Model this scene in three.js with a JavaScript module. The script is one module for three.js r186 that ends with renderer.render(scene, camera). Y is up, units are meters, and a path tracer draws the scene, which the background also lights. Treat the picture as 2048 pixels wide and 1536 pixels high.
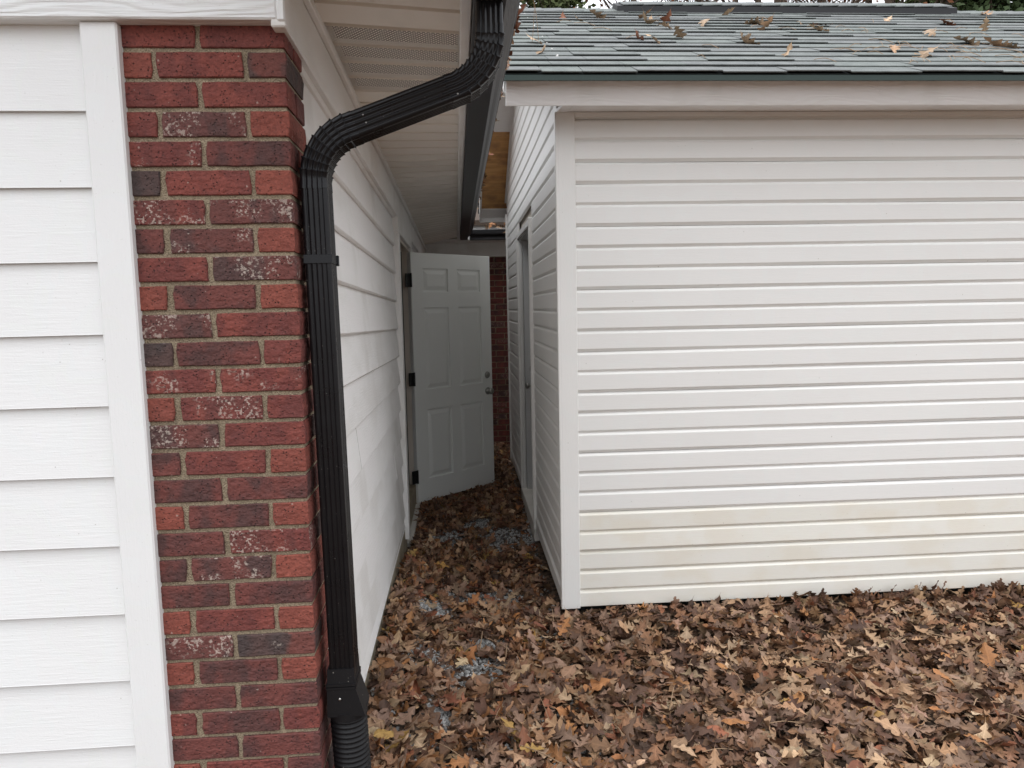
import * as THREE from 'three';
import { mergeGeometries } from 'three/addons/utils/BufferGeometryUtils.js';

// ---------------------------------------------------------------- camera, sky, sun, exposure
// All heights below are written from the eye level (0); the ground lies EYE metres lower. At the end everything is raised by EYE.
const EYE = 1.63;
const scene = new THREE.Scene();
const camera = new THREE.PerspectiveCamera(55.11, 4 / 3, 0.05, 500);
camera.rotation.order = 'YXZ';
camera.rotation.set(-0.10244, -0.06824, -0.02109);
camera.position.set(0, 0, 0);
camera.updateMatrixWorld();
const renderer = new THREE.WebGLRenderer({ antialias: true });
renderer.toneMapping = THREE.LinearToneMapping;
renderer.toneMappingExposure = 1.58;
renderer.shadowMap.enabled = true;
{ // overcast sky: the zenith three times as bright as the horizon
  const W = 64, Hh = 32, d = new Float32Array(W * Hh * 4);
  for (let j = 0; j < Hh; j++) for (let i = 0; i < W; i++) {
    const el = (j + 0.5) / Hh * Math.PI - Math.PI / 2, s = Math.max(0, Math.sin(el));
    const L = 1.75 * (1 + 1.4 * s) / 2.4, k = (j * W + i) * 4;
    d[k] = L * 0.975; d[k + 1] = L * 1.0; d[k + 2] = L * 1.045; d[k + 3] = 1;
  }
  const sky = new THREE.DataTexture(d, W, Hh, THREE.RGBAFormat, THREE.FloatType);
  sky.mapping = THREE.EquirectangularReflectionMapping; sky.magFilter = THREE.LinearFilter; sky.needsUpdate = true;
  scene.background = sky; scene.environment = sky;
}
const sun = new THREE.DirectionalLight(new THREE.Color(1, 0.98, 0.95), 0.5);
sun.position.set(-2, 14, -1); sun.target.position.set(0, 0, -4);
sun.castShadow = true; sun.shadow.radius = 45; sun.shadow.mapSize.set(2048, 2048);
Object.assign(sun.shadow.camera, { left: -10, right: 10, top: 10, bottom: -10, near: 1, far: 50 });
scene.add(sun, sun.target);

// ---------------------------------------------------------------- random numbers and noise
function rng(seed) { let s = seed >>> 0; return () => { s = (s + 0x6D2B79F5) >>> 0; let t = s; t = Math.imul(t ^ t >>> 15, t | 1); t ^= t + Math.imul(t ^ t >>> 7, t | 61); return ((t ^ t >>> 14) >>> 0) / 4294967296; }; }
const NG = new Float32Array(65536); { const r = rng(7); for (let i = 0; i < 65536; i++) NG[i] = r(); }
const sm = (t) => t * t * (3 - 2 * t), clamp = (v, a = 0, b = 1) => v < a ? a : v > b ? b : v, mix = (a, b, t) => a + (b - a) * t;
const step = (a, b, v) => sm(clamp((v - a) / (b - a)));
function vn(x, y, px, py, seed = 0) { // value noise that repeats every px, py cells
  const xi = Math.floor(x), yi = Math.floor(y), fx = sm(x - xi), fy = sm(y - yi);
  const m = (a, p) => ((a % p) + p) % p;
  const g = (i, j) => NG[(m(i, px) * 157 + m(j, py) * 311 + seed * 7919 + m(i, px) * m(j, py) * 13) & 65535];
  return mix(mix(g(xi, yi), g(xi + 1, yi), fx), mix(g(xi, yi + 1), g(xi + 1, yi + 1), fx), fy);
}
function fbm(u, v, cx, cy, oct, seed = 0) { let a = 0.5, s = 0, n = 0; for (let o = 0; o < oct; o++) { s += a * vn(u * cx, v * cy, cx, cy, seed + o); n += a; a *= 0.55; cx *= 2; cy *= 2; } return s / n; }

// ---------------------------------------------------------------- textures
const enc = (c) => c <= 0.0031308 ? c * 12.92 : 1.055 * Math.pow(c, 1 / 2.4) - 0.055;
function tex(w, h, fn, { color = true, size = [1, 1] } = {}) { // fn(u, v) gives linear rgb or a grey value; size in metres
  const d = new Uint8Array(w * h * 4);
  for (let j = 0; j < h; j++) for (let i = 0; i < w; i++) {
    let c = fn((i + 0.5) / w, (j + 0.5) / h, i, j); const k = (j * w + i) * 4;
    if (typeof c === 'number') c = [c, c, c];
    for (let q = 0; q < 3; q++) d[k + q] = Math.round(255 * clamp(color ? enc(clamp(c[q])) : c[q]));
    d[k + 3] = 255;
  }
  const t = new THREE.DataTexture(d, w, h, THREE.RGBAFormat);
  t.wrapS = t.wrapT = THREE.RepeatWrapping; t.magFilter = THREE.LinearFilter; t.minFilter = THREE.LinearMipmapLinearFilter; t.generateMipmaps = true;
  if (color) t.colorSpace = THREE.SRGBColorSpace;
  t.repeat.set(1 / size[0], 1 / size[1]); t.needsUpdate = true; return t;
}
const lerp3 = (a, b, t) => [mix(a[0], b[0], t), mix(a[1], b[1], t), mix(a[2], b[2], t)];
function spots(n, seed, rmin, rmax, cells = 32) { // scattered grains: a lookup of distance to random points, repeating over the tile
  const r = rng(seed), grid = Array.from({ length: cells * cells }, () => []);
  for (let i = 0; i < n; i++) { const p = [r(), r(), mix(rmin, rmax, Math.pow(r(), 2.5)), r()]; grid[Math.floor(p[1] * cells) * cells + Math.floor(p[0] * cells)].push(p); }
  return (u, v) => { let best = 0, id = 0; const ci = Math.floor(u * cells), cj = Math.floor(v * cells);
    for (let j = -1; j <= 1; j++) for (let i = -1; i <= 1; i++) { const gi = (ci + i + cells) % cells, gj = (cj + j + cells) % cells;
      for (const p of grid[gj * cells + gi]) { let du = Math.abs(u - p[0]), dv = Math.abs(v - p[1]); if (du > 0.5) du = 1 - du; if (dv > 0.5) dv = 1 - dv; const q = 1 - Math.hypot(du, dv) / p[2]; if (q > best) { best = q; id = p[3]; } } }
    return [best, id]; };
}
// painted fibre-cement boards: fine horizontal grain, grit and little dirt grains
const boardBump = tex(1024, 512, (u, v) => 0.5 * fbm(u, v + 0.01 * fbm(u, v, 6, 6, 2, 3), 10, 120, 3, 5) + 0.3 * fbm(u, v, 150, 110, 2, 9) + 0.25 * step(0.45, 0.75, fbm(u, v, 9, 60, 2, 12)), { color: false, size: [0.5, 0.25] });
const dirtA = spots(150, 21, 0.0007, 0.0024), dirtB = spots(900, 22, 0.0005, 0.0014);
const boardMap = tex(1024, 1024, (u, v) => { let c = lerp3([0.81, 0.815, 0.81], [0.77, 0.77, 0.755], 0.75 * fbm(u, v, 7, 5, 4, 31)); const a = dirtA(u, v), b = dirtB(u, v);
  const k = Math.max(step(0, 0.5, a[0]) * (0.2 + 0.75 * a[1] * a[1]), step(0, 0.6, b[0]) * 0.3); return lerp3(c, [0.2, 0.17, 0.13], k * 0.75); }, { size: [1.1, 1.1] });
const grainBump = tex(512, 512, (u, v) => { const w = fbm(u, v, 3, 5, 3, 41); return 0.5 + 0.5 * Math.sin(6.2832 * (Math.round(1) * 9 * v + 2.2 * w + 0.5 * Math.sin(6.2832 * u))) * 0.55 + 0.25 * (fbm(u, v, 14, 130, 2, 43) - 0.5); }, { color: false, size: [0.55, 0.18] });
const alleyMap = tex(1024, 1024, (u, v) => { let c = lerp3([0.82, 0.81, 0.79], [0.75, 0.735, 0.71], step(0.42, 0.72, fbm(u, v, 4, 9, 4, 51))); c = lerp3(c, [0.68, 0.66, 0.63], 0.6 * step(0.6, 0.8, fbm(u, v, 6, 3, 4, 57)));
  const a = dirtA((u * 1.7) % 1, (v + 0.37) % 1); return lerp3(c, [0.32, 0.28, 0.24], step(0, 0.6, a[0]) * 0.4); }, { size: [1.6, 1.6] });
// vinyl siding
const vinA = spots(170, 61, 0.0006, 0.0024), vinB = spots(1500, 62, 0.0004, 0.0011);
const vinylMap = tex(1024, 1024, (u, v) => { const c = lerp3([0.775, 0.762, 0.733], [0.735, 0.722, 0.692], fbm(u, v, 5, 4, 4, 63)); const a = vinA(u, v); return lerp3(c, [0.3, 0.26, 0.2], step(0, 0.5, a[0]) * 0.55 * a[1]); }, { size: [1.7, 1.7] });
const mildewMap = tex(1024, 1024, (u, v) => { let c = lerp3([0.765, 0.745, 0.695], [0.715, 0.685, 0.6], fbm(u, v, 5, 4, 4, 63)); const p = step(0.42, 0.7, fbm(u, v, 6, 8, 5, 66)); c = lerp3(c, [0.7, 0.64, 0.53], p * 0.5); const a = vinA(u, v), b = vinB(u, v);
  return lerp3(c, [0.25, 0.21, 0.14], Math.max(step(0, 0.5, a[0]) * 0.7 * a[1], step(0, 0.5, b[0]) * (0.15 + 0.5 * p))); }, { size: [1.3, 1.3] });
const vinylBump = tex(512, 512, (u, v) => 0.6 * fbm(u, v, 30, 160, 2, 71) + 0.4 * fbm(u, v, 5, 40, 2, 72), { color: false, size: [0.6, 0.2] });
// bricks: colour of the body, darker burnt patches, pits, and white flecks of old paint and lime
const flk = spots(1100, 81, 0.002, 0.02), flkS = spots(5200, 82, 0.001, 0.0035, 48), pit = spots(900, 83, 0.002, 0.01);
function brickTex(c1, c2, c3, dark, white, seed) {
  return tex(512, 512, (u, v) => {
    let c = lerp3(c1, c2, step(0.3, 0.7, fbm(u, v, 7, 5, 4, seed)));
    c = lerp3(c, c3, dark * step(0.5, 0.66, fbm(u, v, 5, 3, 3, seed + 5)));
    const g = fbm(u, v, 90, 90, 2, seed + 9); c = c.map((x) => x * (0.72 + 0.56 * g));
    const p = pit(u, v); c = lerp3(c, [0.035, 0.018, 0.015], step(0.1, 0.7, p[0]) * 0.55);
    const m = fbm(u, v, 5, 5, 3, seed + 13), wu = u + 0.016 * (fbm(u, v, 40, 40, 2, seed + 17) - 0.5), wv = v + 0.016 * (fbm(u, v, 40, 40, 2, seed + 19) - 0.5), f = flk((wu + 1) % 1, (wv + 1) % 1), s = flkS((wu + 1) % 1, (wv + 1) % 1);
    const th = 1 - white, hf = fbm(u, v, 64, 64, 3, seed + 23), w = Math.max(step(0.35, 0.7, f[0]) * (m > th + 0.04 && f[1] > 0.6 ? 0.9 : f[1] > 0.985 ? 0.7 : 0), step(0.2, 0.7, s[0]) * 0.7 * step(th, th + 0.15, m), step(0.55, 0.68, hf) * step(th + 0.02, th + 0.16, m));
    return lerp3(c, [0.56, 0.48, 0.41], w * 0.55);
  }, { size: [0.32, 0.32] });
}
const brickBump = tex(512, 512, (u, v) => 0.5 * fbm(u, v, 26, 40, 3, 91) + 0.35 * fbm(u, v, 6, 9, 3, 92) - 0.5 * step(0.1, 0.8, pit(u, v)[0]), { color: false, size: [0.32, 0.32] });
const mortarMap = tex(512, 512, (u, v) => { const g = fbm(u, v, 120, 120, 2, 101), m = fbm(u, v, 8, 8, 3, 102); return lerp3([0.34, 0.27, 0.185], [0.21, 0.165, 0.11], m).map((x) => x * (0.6 + 0.8 * g)); }, { size: [0.3, 0.3] });
const mortarBump = tex(256, 256, (u, v) => fbm(u, v, 60, 60, 3, 105), { color: false, size: [0.15, 0.15] });
// asphalt shingle granules
const shingleMap = tex(512, 512, (u, v, i, j) => { const g = NG[(i * 7 + j * 1031) & 65535], m = fbm(u, v, 9, 9, 3, 111); const k = 0.55 + 0.75 * g; return lerp3([0.2, 0.21, 0.203], [0.13, 0.14, 0.138], m).map((x) => x * k); }, { size: [0.5, 0.5] });
const shingleBump = tex(256, 256, (u, v, i, j) => NG[(i * 13 + j * 517) & 65535], { color: false, size: [0.25, 0.25] });
// leaf with midrib and side veins: u across, v along
const leafMap = tex(256, 256, (u, v) => { const a = Math.abs(u - 0.5), vein = Math.min(Math.abs(((v - a * 0.85) * 9 + 100) % 1 - 0.5) * 2, 1); let k = 0.82 + 0.3 * (fbm(u, v, 9, 9, 4, 121) - 0.4);
  k += (a < 0.016 ? 0.32 : 0) + (vein < 0.12 ? 0.14 : 0) - 0.28 * step(0.6, 0.78, fbm(u, v, 7, 7, 3, 125)); return [k, k * 0.985, k * 0.96]; });
const leafBump = tex(256, 256, (u, v) => { const a = Math.abs(u - 0.5), vein = Math.abs(((v - a * 0.85) * 9 + 100) % 1 - 0.5) * 2; return clamp(0.3 + (a < 0.03 ? 0.6 : 0) + (vein < 0.2 ? 0.35 : 0) + 0.4 * fbm(u, v, 20, 20, 2, 130)); }, { color: false });
// black enamel with road dust grains
const dust = spots(420, 141, 0.0012, 0.005), dust2 = spots(2600, 142, 0.0007, 0.0018, 48);
const enamelMap = tex(1024, 1024, (u, v) => { const a = dust(u, v), b = dust2(u, v); const k = Math.max(step(0.2, 0.7, a[0]) * a[1] * a[1], step(0.2, 0.7, b[0]) * 0.35 * b[1]); return lerp3([0.0055, 0.0052, 0.006], [0.4, 0.37, 0.33], k * 0.75); }, { size: [0.55, 0.55] });
const enamelRough = tex(256, 256, (u, v) => 0.3 + 0.25 * fbm(u, v, 8, 8, 4, 145), { color: false, size: [0.5, 0.5] });
const plyMap = tex(512, 512, (u, v) => { const g = fbm(u + 0.05 * fbm(u, v, 3, 3, 2, 151), v, 3, 34, 4, 152), b = step(0.45, 0.75, fbm(u, v, 4, 6, 4, 153)); return lerp3(lerp3([0.72, 0.42, 0.17], [0.44, 0.21, 0.07], g), [0.3, 0.15, 0.07], b * 0.75); }, { size: [0.7, 0.7] });
const soilMap = tex(1024, 1024, (u, v) => { const g = fbm(u, v, 60, 60, 4, 161), m = fbm(u, v, 8, 8, 4, 162); return lerp3([0.055, 0.036, 0.024], [0.16, 0.105, 0.068], step(0.35, 0.65, g)).map((x) => x * (0.7 + 0.6 * m)); }, { size: [1.5, 1.5] });
const soilBump = tex(512, 512, (u, v) => fbm(u, v, 40, 40, 4, 165), { color: false, size: [0.8, 0.8] });
const concreteMap = tex(512, 512, (u, v) => lerp3([0.42, 0.36, 0.26], [0.24, 0.2, 0.14], fbm(u, v, 8, 8, 5, 171)), { size: [0.6, 0.6] });
const barkMap = tex(256, 512, (u, v) => lerp3([0.16, 0.115, 0.085], [0.055, 0.04, 0.03], fbm(u, v, 24, 6, 4, 181)), { size: [1, 2] });
const barkBump = tex(256, 512, (u, v) => fbm(u, v, 24, 6, 4, 181), { color: false, size: [1, 2] });
const perf = tex(256, 256, (u, v) => { const row = Math.floor(v * 16), x = (u * 8 + (row % 2) * 0.5) % 1, y = (v * 16) % 1; const dx = (x - 0.5) / 0.36, dy = (y - 0.5) / 0.33; return dx * dx * dx * dx + dy * dy * dy * dy < 1 ? 0 : 1; }, { color: false, size: [0.11, 0.13] });

// ---------------------------------------------------------------- materials
const std = (o) => new THREE.MeshStandardMaterial({ roughness: 0.6, metalness: 0, ...o });
const rgb = (r, g, b) => new THREE.Color().setRGB(r, g, b);
const M = {
  board: std({ map: boardMap, bumpMap: boardBump, bumpScale: 0.00045, roughness: 0.5 }),
  trim: std({ map: boardMap, bumpMap: boardBump, bumpScale: 0.0007, roughness: 0.42 }),
  frieze: std({ map: boardMap, bumpMap: grainBump, bumpScale: 0.0026, roughness: 0.45 }),
  alley: std({ map: alleyMap, bumpMap: boardBump, bumpScale: 0.0012, roughness: 0.5 }),
  vinyl: std({ map: vinylMap, bumpMap: vinylBump, bumpScale: 0.0004, roughness: 0.42 }),
  mildew: std({ map: mildewMap, bumpMap: vinylBump, bumpScale: 0.0004, roughness: 0.5 }),
  paintedWood: std({ map: alleyMap, bumpMap: grainBump, bumpScale: 0.0012, roughness: 0.5 }),
  soffit: std({ map: alleyMap, color: rgb(1, 0.955, 0.89), roughness: 0.5 }),
  soffitPerf: std({ map: alleyMap, color: rgb(1, 0.955, 0.89), roughness: 0.5, alphaMap: perf, alphaTest: 0.5 }),
  mortar: std({ map: mortarMap, bumpMap: mortarBump, bumpScale: 0.004, roughness: 0.95 }),
  enamel: new THREE.MeshPhysicalMaterial({ map: enamelMap, roughnessMap: enamelRough, roughness: 0.72, specularIntensity: 0.6 }),
  enamelClean: new THREE.MeshPhysicalMaterial({ color: rgb(0.006, 0.006, 0.0075), roughness: 0.24, specularIntensity: 0.65 }),
  gutter: std({ color: rgb(0.022, 0.022, 0.025), roughness: 0.42 }),
  rubber: new THREE.MeshPhysicalMaterial({ map: enamelMap, roughness: 0.55, specularIntensity: 0.6 }),
  steel: std({ color: rgb(0.45, 0.44, 0.42), metalness: 1, roughness: 0.32 }),
  nickel: std({ color: rgb(0.36, 0.35, 0.33), metalness: 1, roughness: 0.38 }),
  hinge: std({ color: rgb(0.006, 0.006, 0.006), roughness: 0.6 }),
  door: std({ color: rgb(0.85, 0.865, 0.835), roughness: 0.42 }),
  shedDoor: std({ color: rgb(0.5, 0.5, 0.49), roughness: 0.45 }),
  sill: std({ map: alleyMap, color: rgb(0.82, 0.8, 0.76), roughness: 0.7 }),
  jamb: std({ map: alleyMap, color: rgb(0.72, 0.66, 0.58), roughness: 0.6 }),
  strip: std({ color: rgb(0.05, 0.045, 0.04), roughness: 0.8 }),
  ply: std({ map: plyMap, roughness: 0.75 }),
  deck: std({ color: rgb(0.025, 0.03, 0.03), roughness: 0.95 }),
  drip: std({ color: rgb(0.01, 0.028, 0.022), roughness: 0.5 }),
  vent: std({ color: rgb(0.012, 0.012, 0.014), roughness: 0.7 }),
  shingles: [[0.96, 1.0, 0.97], [1, 0.995, 1.0], [0.9, 0.92, 0.91], [1.05, 1.07, 1.05], [0.95, 0.945, 0.955]].map((c) => std({ map: shingleMap, color: rgb(...c.map((x) => x * 1.0)), bumpMap: shingleBump, bumpScale: 0.0012, roughness: 0.95 })),
  oldRoof: std({ color: rgb(0.07, 0.05, 0.038), roughness: 1 }),
  soil: std({ map: soilMap, bumpMap: soilBump, bumpScale: 0.02, roughness: 1 }),
  concrete: std({ map: concreteMap, roughness: 0.95 }),
  leaf: std({ map: leafMap, bumpMap: leafBump, bumpScale: 0.0008, roughness: 0.72, side: THREE.DoubleSide }),
  stone: std({ color: rgb(1, 1, 1), roughness: 0.9 }),
  bark: std({ map: barkMap, bumpMap: barkBump, bumpScale: 0.02, roughness: 1 }),
  needle: std({ color: rgb(0.045, 0.075, 0.022), roughness: 0.8, side: THREE.DoubleSide }),
  needleLight: std({ color: rgb(0.085, 0.11, 0.035), roughness: 0.8, side: THREE.DoubleSide }),
  rust: std({ color: rgb(0.2, 0.075, 0.03), roughness: 0.85, side: THREE.DoubleSide }),
  twig: std({ color: rgb(0.3, 0.2, 0.12), roughness: 0.9 }),
};
const brickLook = (c1, c2, c3, d, w, s) => std({ map: brickTex(c1, c2, c3, d, w, s), bumpMap: brickBump, bumpScale: 0.008, roughness: 0.85 });
const BRICK = {
  R: brickLook([0.2, 0.05, 0.037], [0.145, 0.037, 0.03], [0.1, 0.03, 0.028], 0.4, 0.2, 201),
  M: brickLook([0.145, 0.042, 0.034], [0.1, 0.034, 0.03], [0.055, 0.03, 0.028], 0.6, 0.22, 221),
  D: brickLook([0.08, 0.045, 0.04], [0.055, 0.038, 0.036], [0.15, 0.046, 0.036], 0.9, 0.2, 241),
  W: brickLook([0.12, 0.043, 0.037], [0.075, 0.037, 0.034], [0.15, 0.042, 0.033], 0.6, 0.56, 261),
  P: brickLook([0.195, 0.05, 0.037], [0.145, 0.036, 0.03], [0.09, 0.034, 0.03], 0.45, 0.48, 281),
  H: brickLook([0.235, 0.062, 0.042], [0.2, 0.052, 0.036], [0.17, 0.048, 0.036], 0.3, 0.08, 301),
};

// ---------------------------------------------------------------- mesh helpers
const V = (x, y, z) => new THREE.Vector3(x, y, z);
function soup(tris, uvRot = false, off = [0, 0]) { // flat triangles with uv in metres by dominant direction
  const p = new Float32Array(tris.length * 9), n = new Float32Array(tris.length * 9), uv = new Float32Array(tris.length * 6); let k = 0;
  for (const t of tris) {
    const N = t[1].clone().sub(t[0]).cross(t[2].clone().sub(t[0])).normalize(), ax = Math.abs(N.x), ay = Math.abs(N.y), az = Math.abs(N.z);
    for (let i = 0; i < 3; i++) { const v = t[i]; p.set([v.x, v.y, v.z], (k * 3 + i) * 3); n.set([N.x, N.y, N.z], (k * 3 + i) * 3);
      let a, b; if (ax >= ay && ax >= az) { a = v.z; b = v.y; } else if (ay >= az) { a = v.x; b = v.z; } else { a = v.x; b = v.y; }
      uv.set(uvRot ? [b + off[0], a + off[1]] : [a + off[0], b + off[1]], (k * 3 + i) * 2); } k++;
  }
  const g = new THREE.BufferGeometry(); g.setAttribute('position', new THREE.BufferAttribute(p, 3)); g.setAttribute('normal', new THREE.BufferAttribute(n, 3)); g.setAttribute('uv', new THREE.BufferAttribute(uv, 2)); return g;
}
function hull(faces, uvRot, off, warp) { // convex solid given as faces of points; turned outward, then bent by warp
  const c = V(0, 0, 0); let m = 0; for (const f of faces) for (const v of f) { c.add(v); m++; } c.divideScalar(m);
  const tris = [];
  for (const f of faces) { const N = V(0, 0, 0), q = V(0, 0, 0); for (let i = 0; i < f.length; i++) { const a = f[i], b = f[(i + 1) % f.length]; N.x += (a.y - b.y) * (a.z + b.z); N.y += (a.z - b.z) * (a.x + b.x); N.z += (a.x - b.x) * (a.y + b.y); q.add(a); }
    q.divideScalar(f.length).sub(c); const g = N.dot(q) < 0 ? [...f].reverse() : f;
    const h = g.map((v) => warp ? warp(v.clone()) : v); for (let i = 1; i < h.length - 1; i++) tris.push([h[0], h[i], h[i + 1]]); }
  return soup(tris, uvRot, off);
}
// box with chamfered edges; each bound may come through warp
function box(x0, x1, y0, y1, z0, z1, { c = 0.0015, rot = false, off = [0, 0], warp } = {}) {
  if (x0 > x1) [x0, x1] = [x1, x0]; if (y0 > y1) [y0, y1] = [y1, y0]; if (z0 > z1) [z0, z1] = [z1, z0];
  c = Math.min(c, (x1 - x0) * 0.3, (y1 - y0) * 0.3, (z1 - z0) * 0.3);
  const X = [x0, x1], Y = [y0, y1], Z = [z0, z1], S = [1, -1];
  if (c <= 0) { const v = (i, j, k) => V(X[i], Y[j], Z[k]); const F = []; for (const i of [0, 1]) { F.push([v(i, 0, 0), v(i, 1, 0), v(i, 1, 1), v(i, 0, 1)]); F.push([v(0, i, 0), v(1, i, 0), v(1, i, 1), v(0, i, 1)]); F.push([v(0, 0, i), v(1, 0, i), v(1, 1, i), v(0, 1, i)]); } return hull(F, rot, off, warp); }
  const v = (i, j, k, a) => V(X[i] + (a === 0 ? 0 : S[i] * c), Y[j] + (a === 1 ? 0 : S[j] * c), Z[k] + (a === 2 ? 0 : S[k] * c)), F = [];
  for (const i of [0, 1]) { F.push([v(i, 0, 0, 0), v(i, 1, 0, 0), v(i, 1, 1, 0), v(i, 0, 1, 0)]); F.push([v(0, i, 0, 1), v(1, i, 0, 1), v(1, i, 1, 1), v(0, i, 1, 1)]); F.push([v(0, 0, i, 2), v(1, 0, i, 2), v(1, 1, i, 2), v(0, 1, i, 2)]); }
  for (const i of [0, 1]) for (const j of [0, 1]) { F.push([v(i, j, 0, 0), v(i, j, 1, 0), v(i, j, 1, 1), v(i, j, 0, 1)]); F.push([v(i, 0, j, 0), v(i, 1, j, 0), v(i, 1, j, 2), v(i, 0, j, 2)]); F.push([v(0, i, j, 1), v(1, i, j, 1), v(1, i, j, 2), v(0, i, j, 2)]); }
  for (const i of [0, 1]) for (const j of [0, 1]) for (const k of [0, 1]) F.push([v(i, j, k, 0), v(i, j, k, 1), v(i, j, k, 2)]);
  return hull(F, rot, off, warp);
}
// closed profile [[a, b] ...] pushed from t0 to t1; place(a, b, t) gives the point
function prism(profile, t0, t1, place, { seg = 1, rot = false, off = [0, 0], caps = true } = {}) {
  const tris = [], n = profile.length, P = (i, t) => place(profile[i % n][0], profile[i % n][1], t);
  for (let s = 0; s < seg; s++) { const a = mix(t0, t1, s / seg), b = mix(t0, t1, (s + 1) / seg);
    for (let i = 0; i < n; i++) { const p = P(i, a), q = P(i + 1, a), r = P(i + 1, b), w = P(i, b); tris.push([p, q, r], [p, r, w]); } }
  if (caps) { const f = THREE.ShapeUtils.triangulateShape(profile.map(([a, b]) => new THREE.Vector2(a, b)), []); for (const [a, b, c] of f) { tris.push([P(c, t0), P(b, t0), P(a, t0)], [P(a, t1), P(b, t1), P(c, t1)]); } }
  // make the outside face outward (signed volume)
  let vol = 0; for (const [a, b, c] of tris) vol += a.dot(b.clone().cross(c)); if (vol < 0) for (const t of tris) t.reverse();
  return soup(tris, rot, off);
}
const taken = {};
function numbered(n) { const k = taken[n] = (taken[n] ?? -1) + 1; return k ? n + '_' + String(k).padStart(3, '0') : n; }
function tag(o, label, category, group, kind) { if (label) o.userData.label = label; if (category) o.userData.category = category; if (group) o.userData.group = group; if (kind) o.userData.kind = kind; return o; }
function thing(name, label, category, base, group) { const g = new THREE.Group(); g.name = numbered(name); g.position.set(...base); scene.add(g); return tag(g, label, category, group); }
const cast = (m) => { m.castShadow = m.receiveShadow = true; return m; };
function mesh(name, geo, mat, parent) { // geometry in world coordinates
  const m = cast(new THREE.Mesh(Array.isArray(geo) ? (geo.length > 1 ? mergeGeometries(geo) : geo[0]) : geo, mat)); m.name = name; (parent || scene).add(m);
  if (parent && parent.parent === scene) m.position.copy(parent.position).negate(); return m;
}
const parts = (name, geos, mat, parent) => geos.map((g) => mesh(name, g, mat, parent));
function holder(name, parent) { const g = new THREE.Group(); g.name = name; parent.add(g); if (parent.parent === scene) g.position.copy(parent.position).negate(); return g; }
function piece(name, geo, mat, parent, pos, rot) { const m = cast(new THREE.Mesh(geo, mat)); m.name = name; parent.add(m); if (pos) m.position.set(...pos); if (rot) m.rotation.set(...rot); return m; }
const lathe = (pts, seg = 24) => new THREE.LatheGeometry(pts.map(([r, y]) => new THREE.Vector2(r, y)), seg);

// ---------------------------------------------------------------- ground
const GR = -EYE;
function groundY(x, z) { // leaves and soil bank up a little along the house wall
  const wall = step(-0.02, -0.4, x) * step(-1.6, -2.4, z) * (1 - step(-3.4, -5.2, z));
  const eaves = step(0.2, 0.7, x) * step(-3.0, -3.5, z) * (1 - step(5, 6, x));
  return GR + 0.17 * wall + 0.042 * eaves + 0.012 * Math.sin(x * 2.1 + 0.4) * Math.sin(z * 1.7) ;
}
{
  const line = (a, b, n) => Array.from({ length: n + 1 }, (_, i) => mix(a, b, i / n));
  const xs = [-250, -120, -60, -30, -15, -8, -5, -3, -2, ...line(-1.2, 6, 72), 8, 12, 20, 35, 70, 130, 250], zs = [-250, -130, -70, -40, -25, -16, -12, ...line(-9, 1, 80), 3, 5, 9, 16, 30, 60, 120, 250];
  const p = [], uv = [], idx = [];
  for (const z of zs) for (const x of xs) { p.push(x, groundY(x, z), z); uv.push(x, z); }
  for (let j = 0; j < zs.length - 1; j++) for (let i = 0; i < xs.length - 1; i++) { const a = j * xs.length + i, b = a + xs.length; idx.push(a, b, a + 1, b, b + 1, a + 1); }
  const g = new THREE.BufferGeometry(); g.setAttribute('position', new THREE.Float32BufferAttribute(p, 3)); g.setAttribute('uv', new THREE.Float32BufferAttribute(uv, 2)); g.setIndex(idx); g.computeVertexNormals();
  const m = cast(new THREE.Mesh(g, M.soil)); m.name = 'ground'; tag(m, 'bare brown soil under the fallen leaves', null, null, 'structure'); scene.add(m);
}

// ================================================================ THE HOUSE
const house = thing('house', 'white sided house with a brick pier at its corner', 'house', [-0.4, GR, -1.84]);
const SL = -0.018;                                            // the courses along the passage run a little downhill
const slope = (p) => { p.y += SL * (-p.z - 1.83); return p; };
const drift = (p) => { p.x += -0.005 * (-p.z - 2); return p; };
// --- structural walls behind the claddings (closed rooms)
mesh('wall_framing', [
  box(-4, -0.43, GR - 0.1, 1.0, -1.98, -1.87, { c: 0 }),      // front
  box(-0.57, -0.42, -1.40, 0.86, -5.0, -2.0, { c: 0 }), box(-0.57, -0.42, -1.40, 0.86, -8.7, -6.07, { c: 0 }), box(-0.57, -0.42, 0.5, 0.86, -6.07, -5.0, { c: 0 }),
  box(-4.1, -4, GR - 0.1, 2.6, -12, -1.87, { c: 0 }), box(-4, 5, GR - 0.1, 0.86, -8.75, -8.66, { c: 0 }),
  box(-4, -0.57, GR - 0.06, GR + 0.02, -8.6, -1.9, { c: 0 }), box(-4, -0.43, 0.9, 0.93, -8.6, -1.9, { c: 0 }),
], M.jamb, house);
mesh('foundation', [box(-0.56, -0.405, GR - 0.1, -1.36, -8.6, -2.03, { warp: slope })], M.concrete, house);
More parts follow.
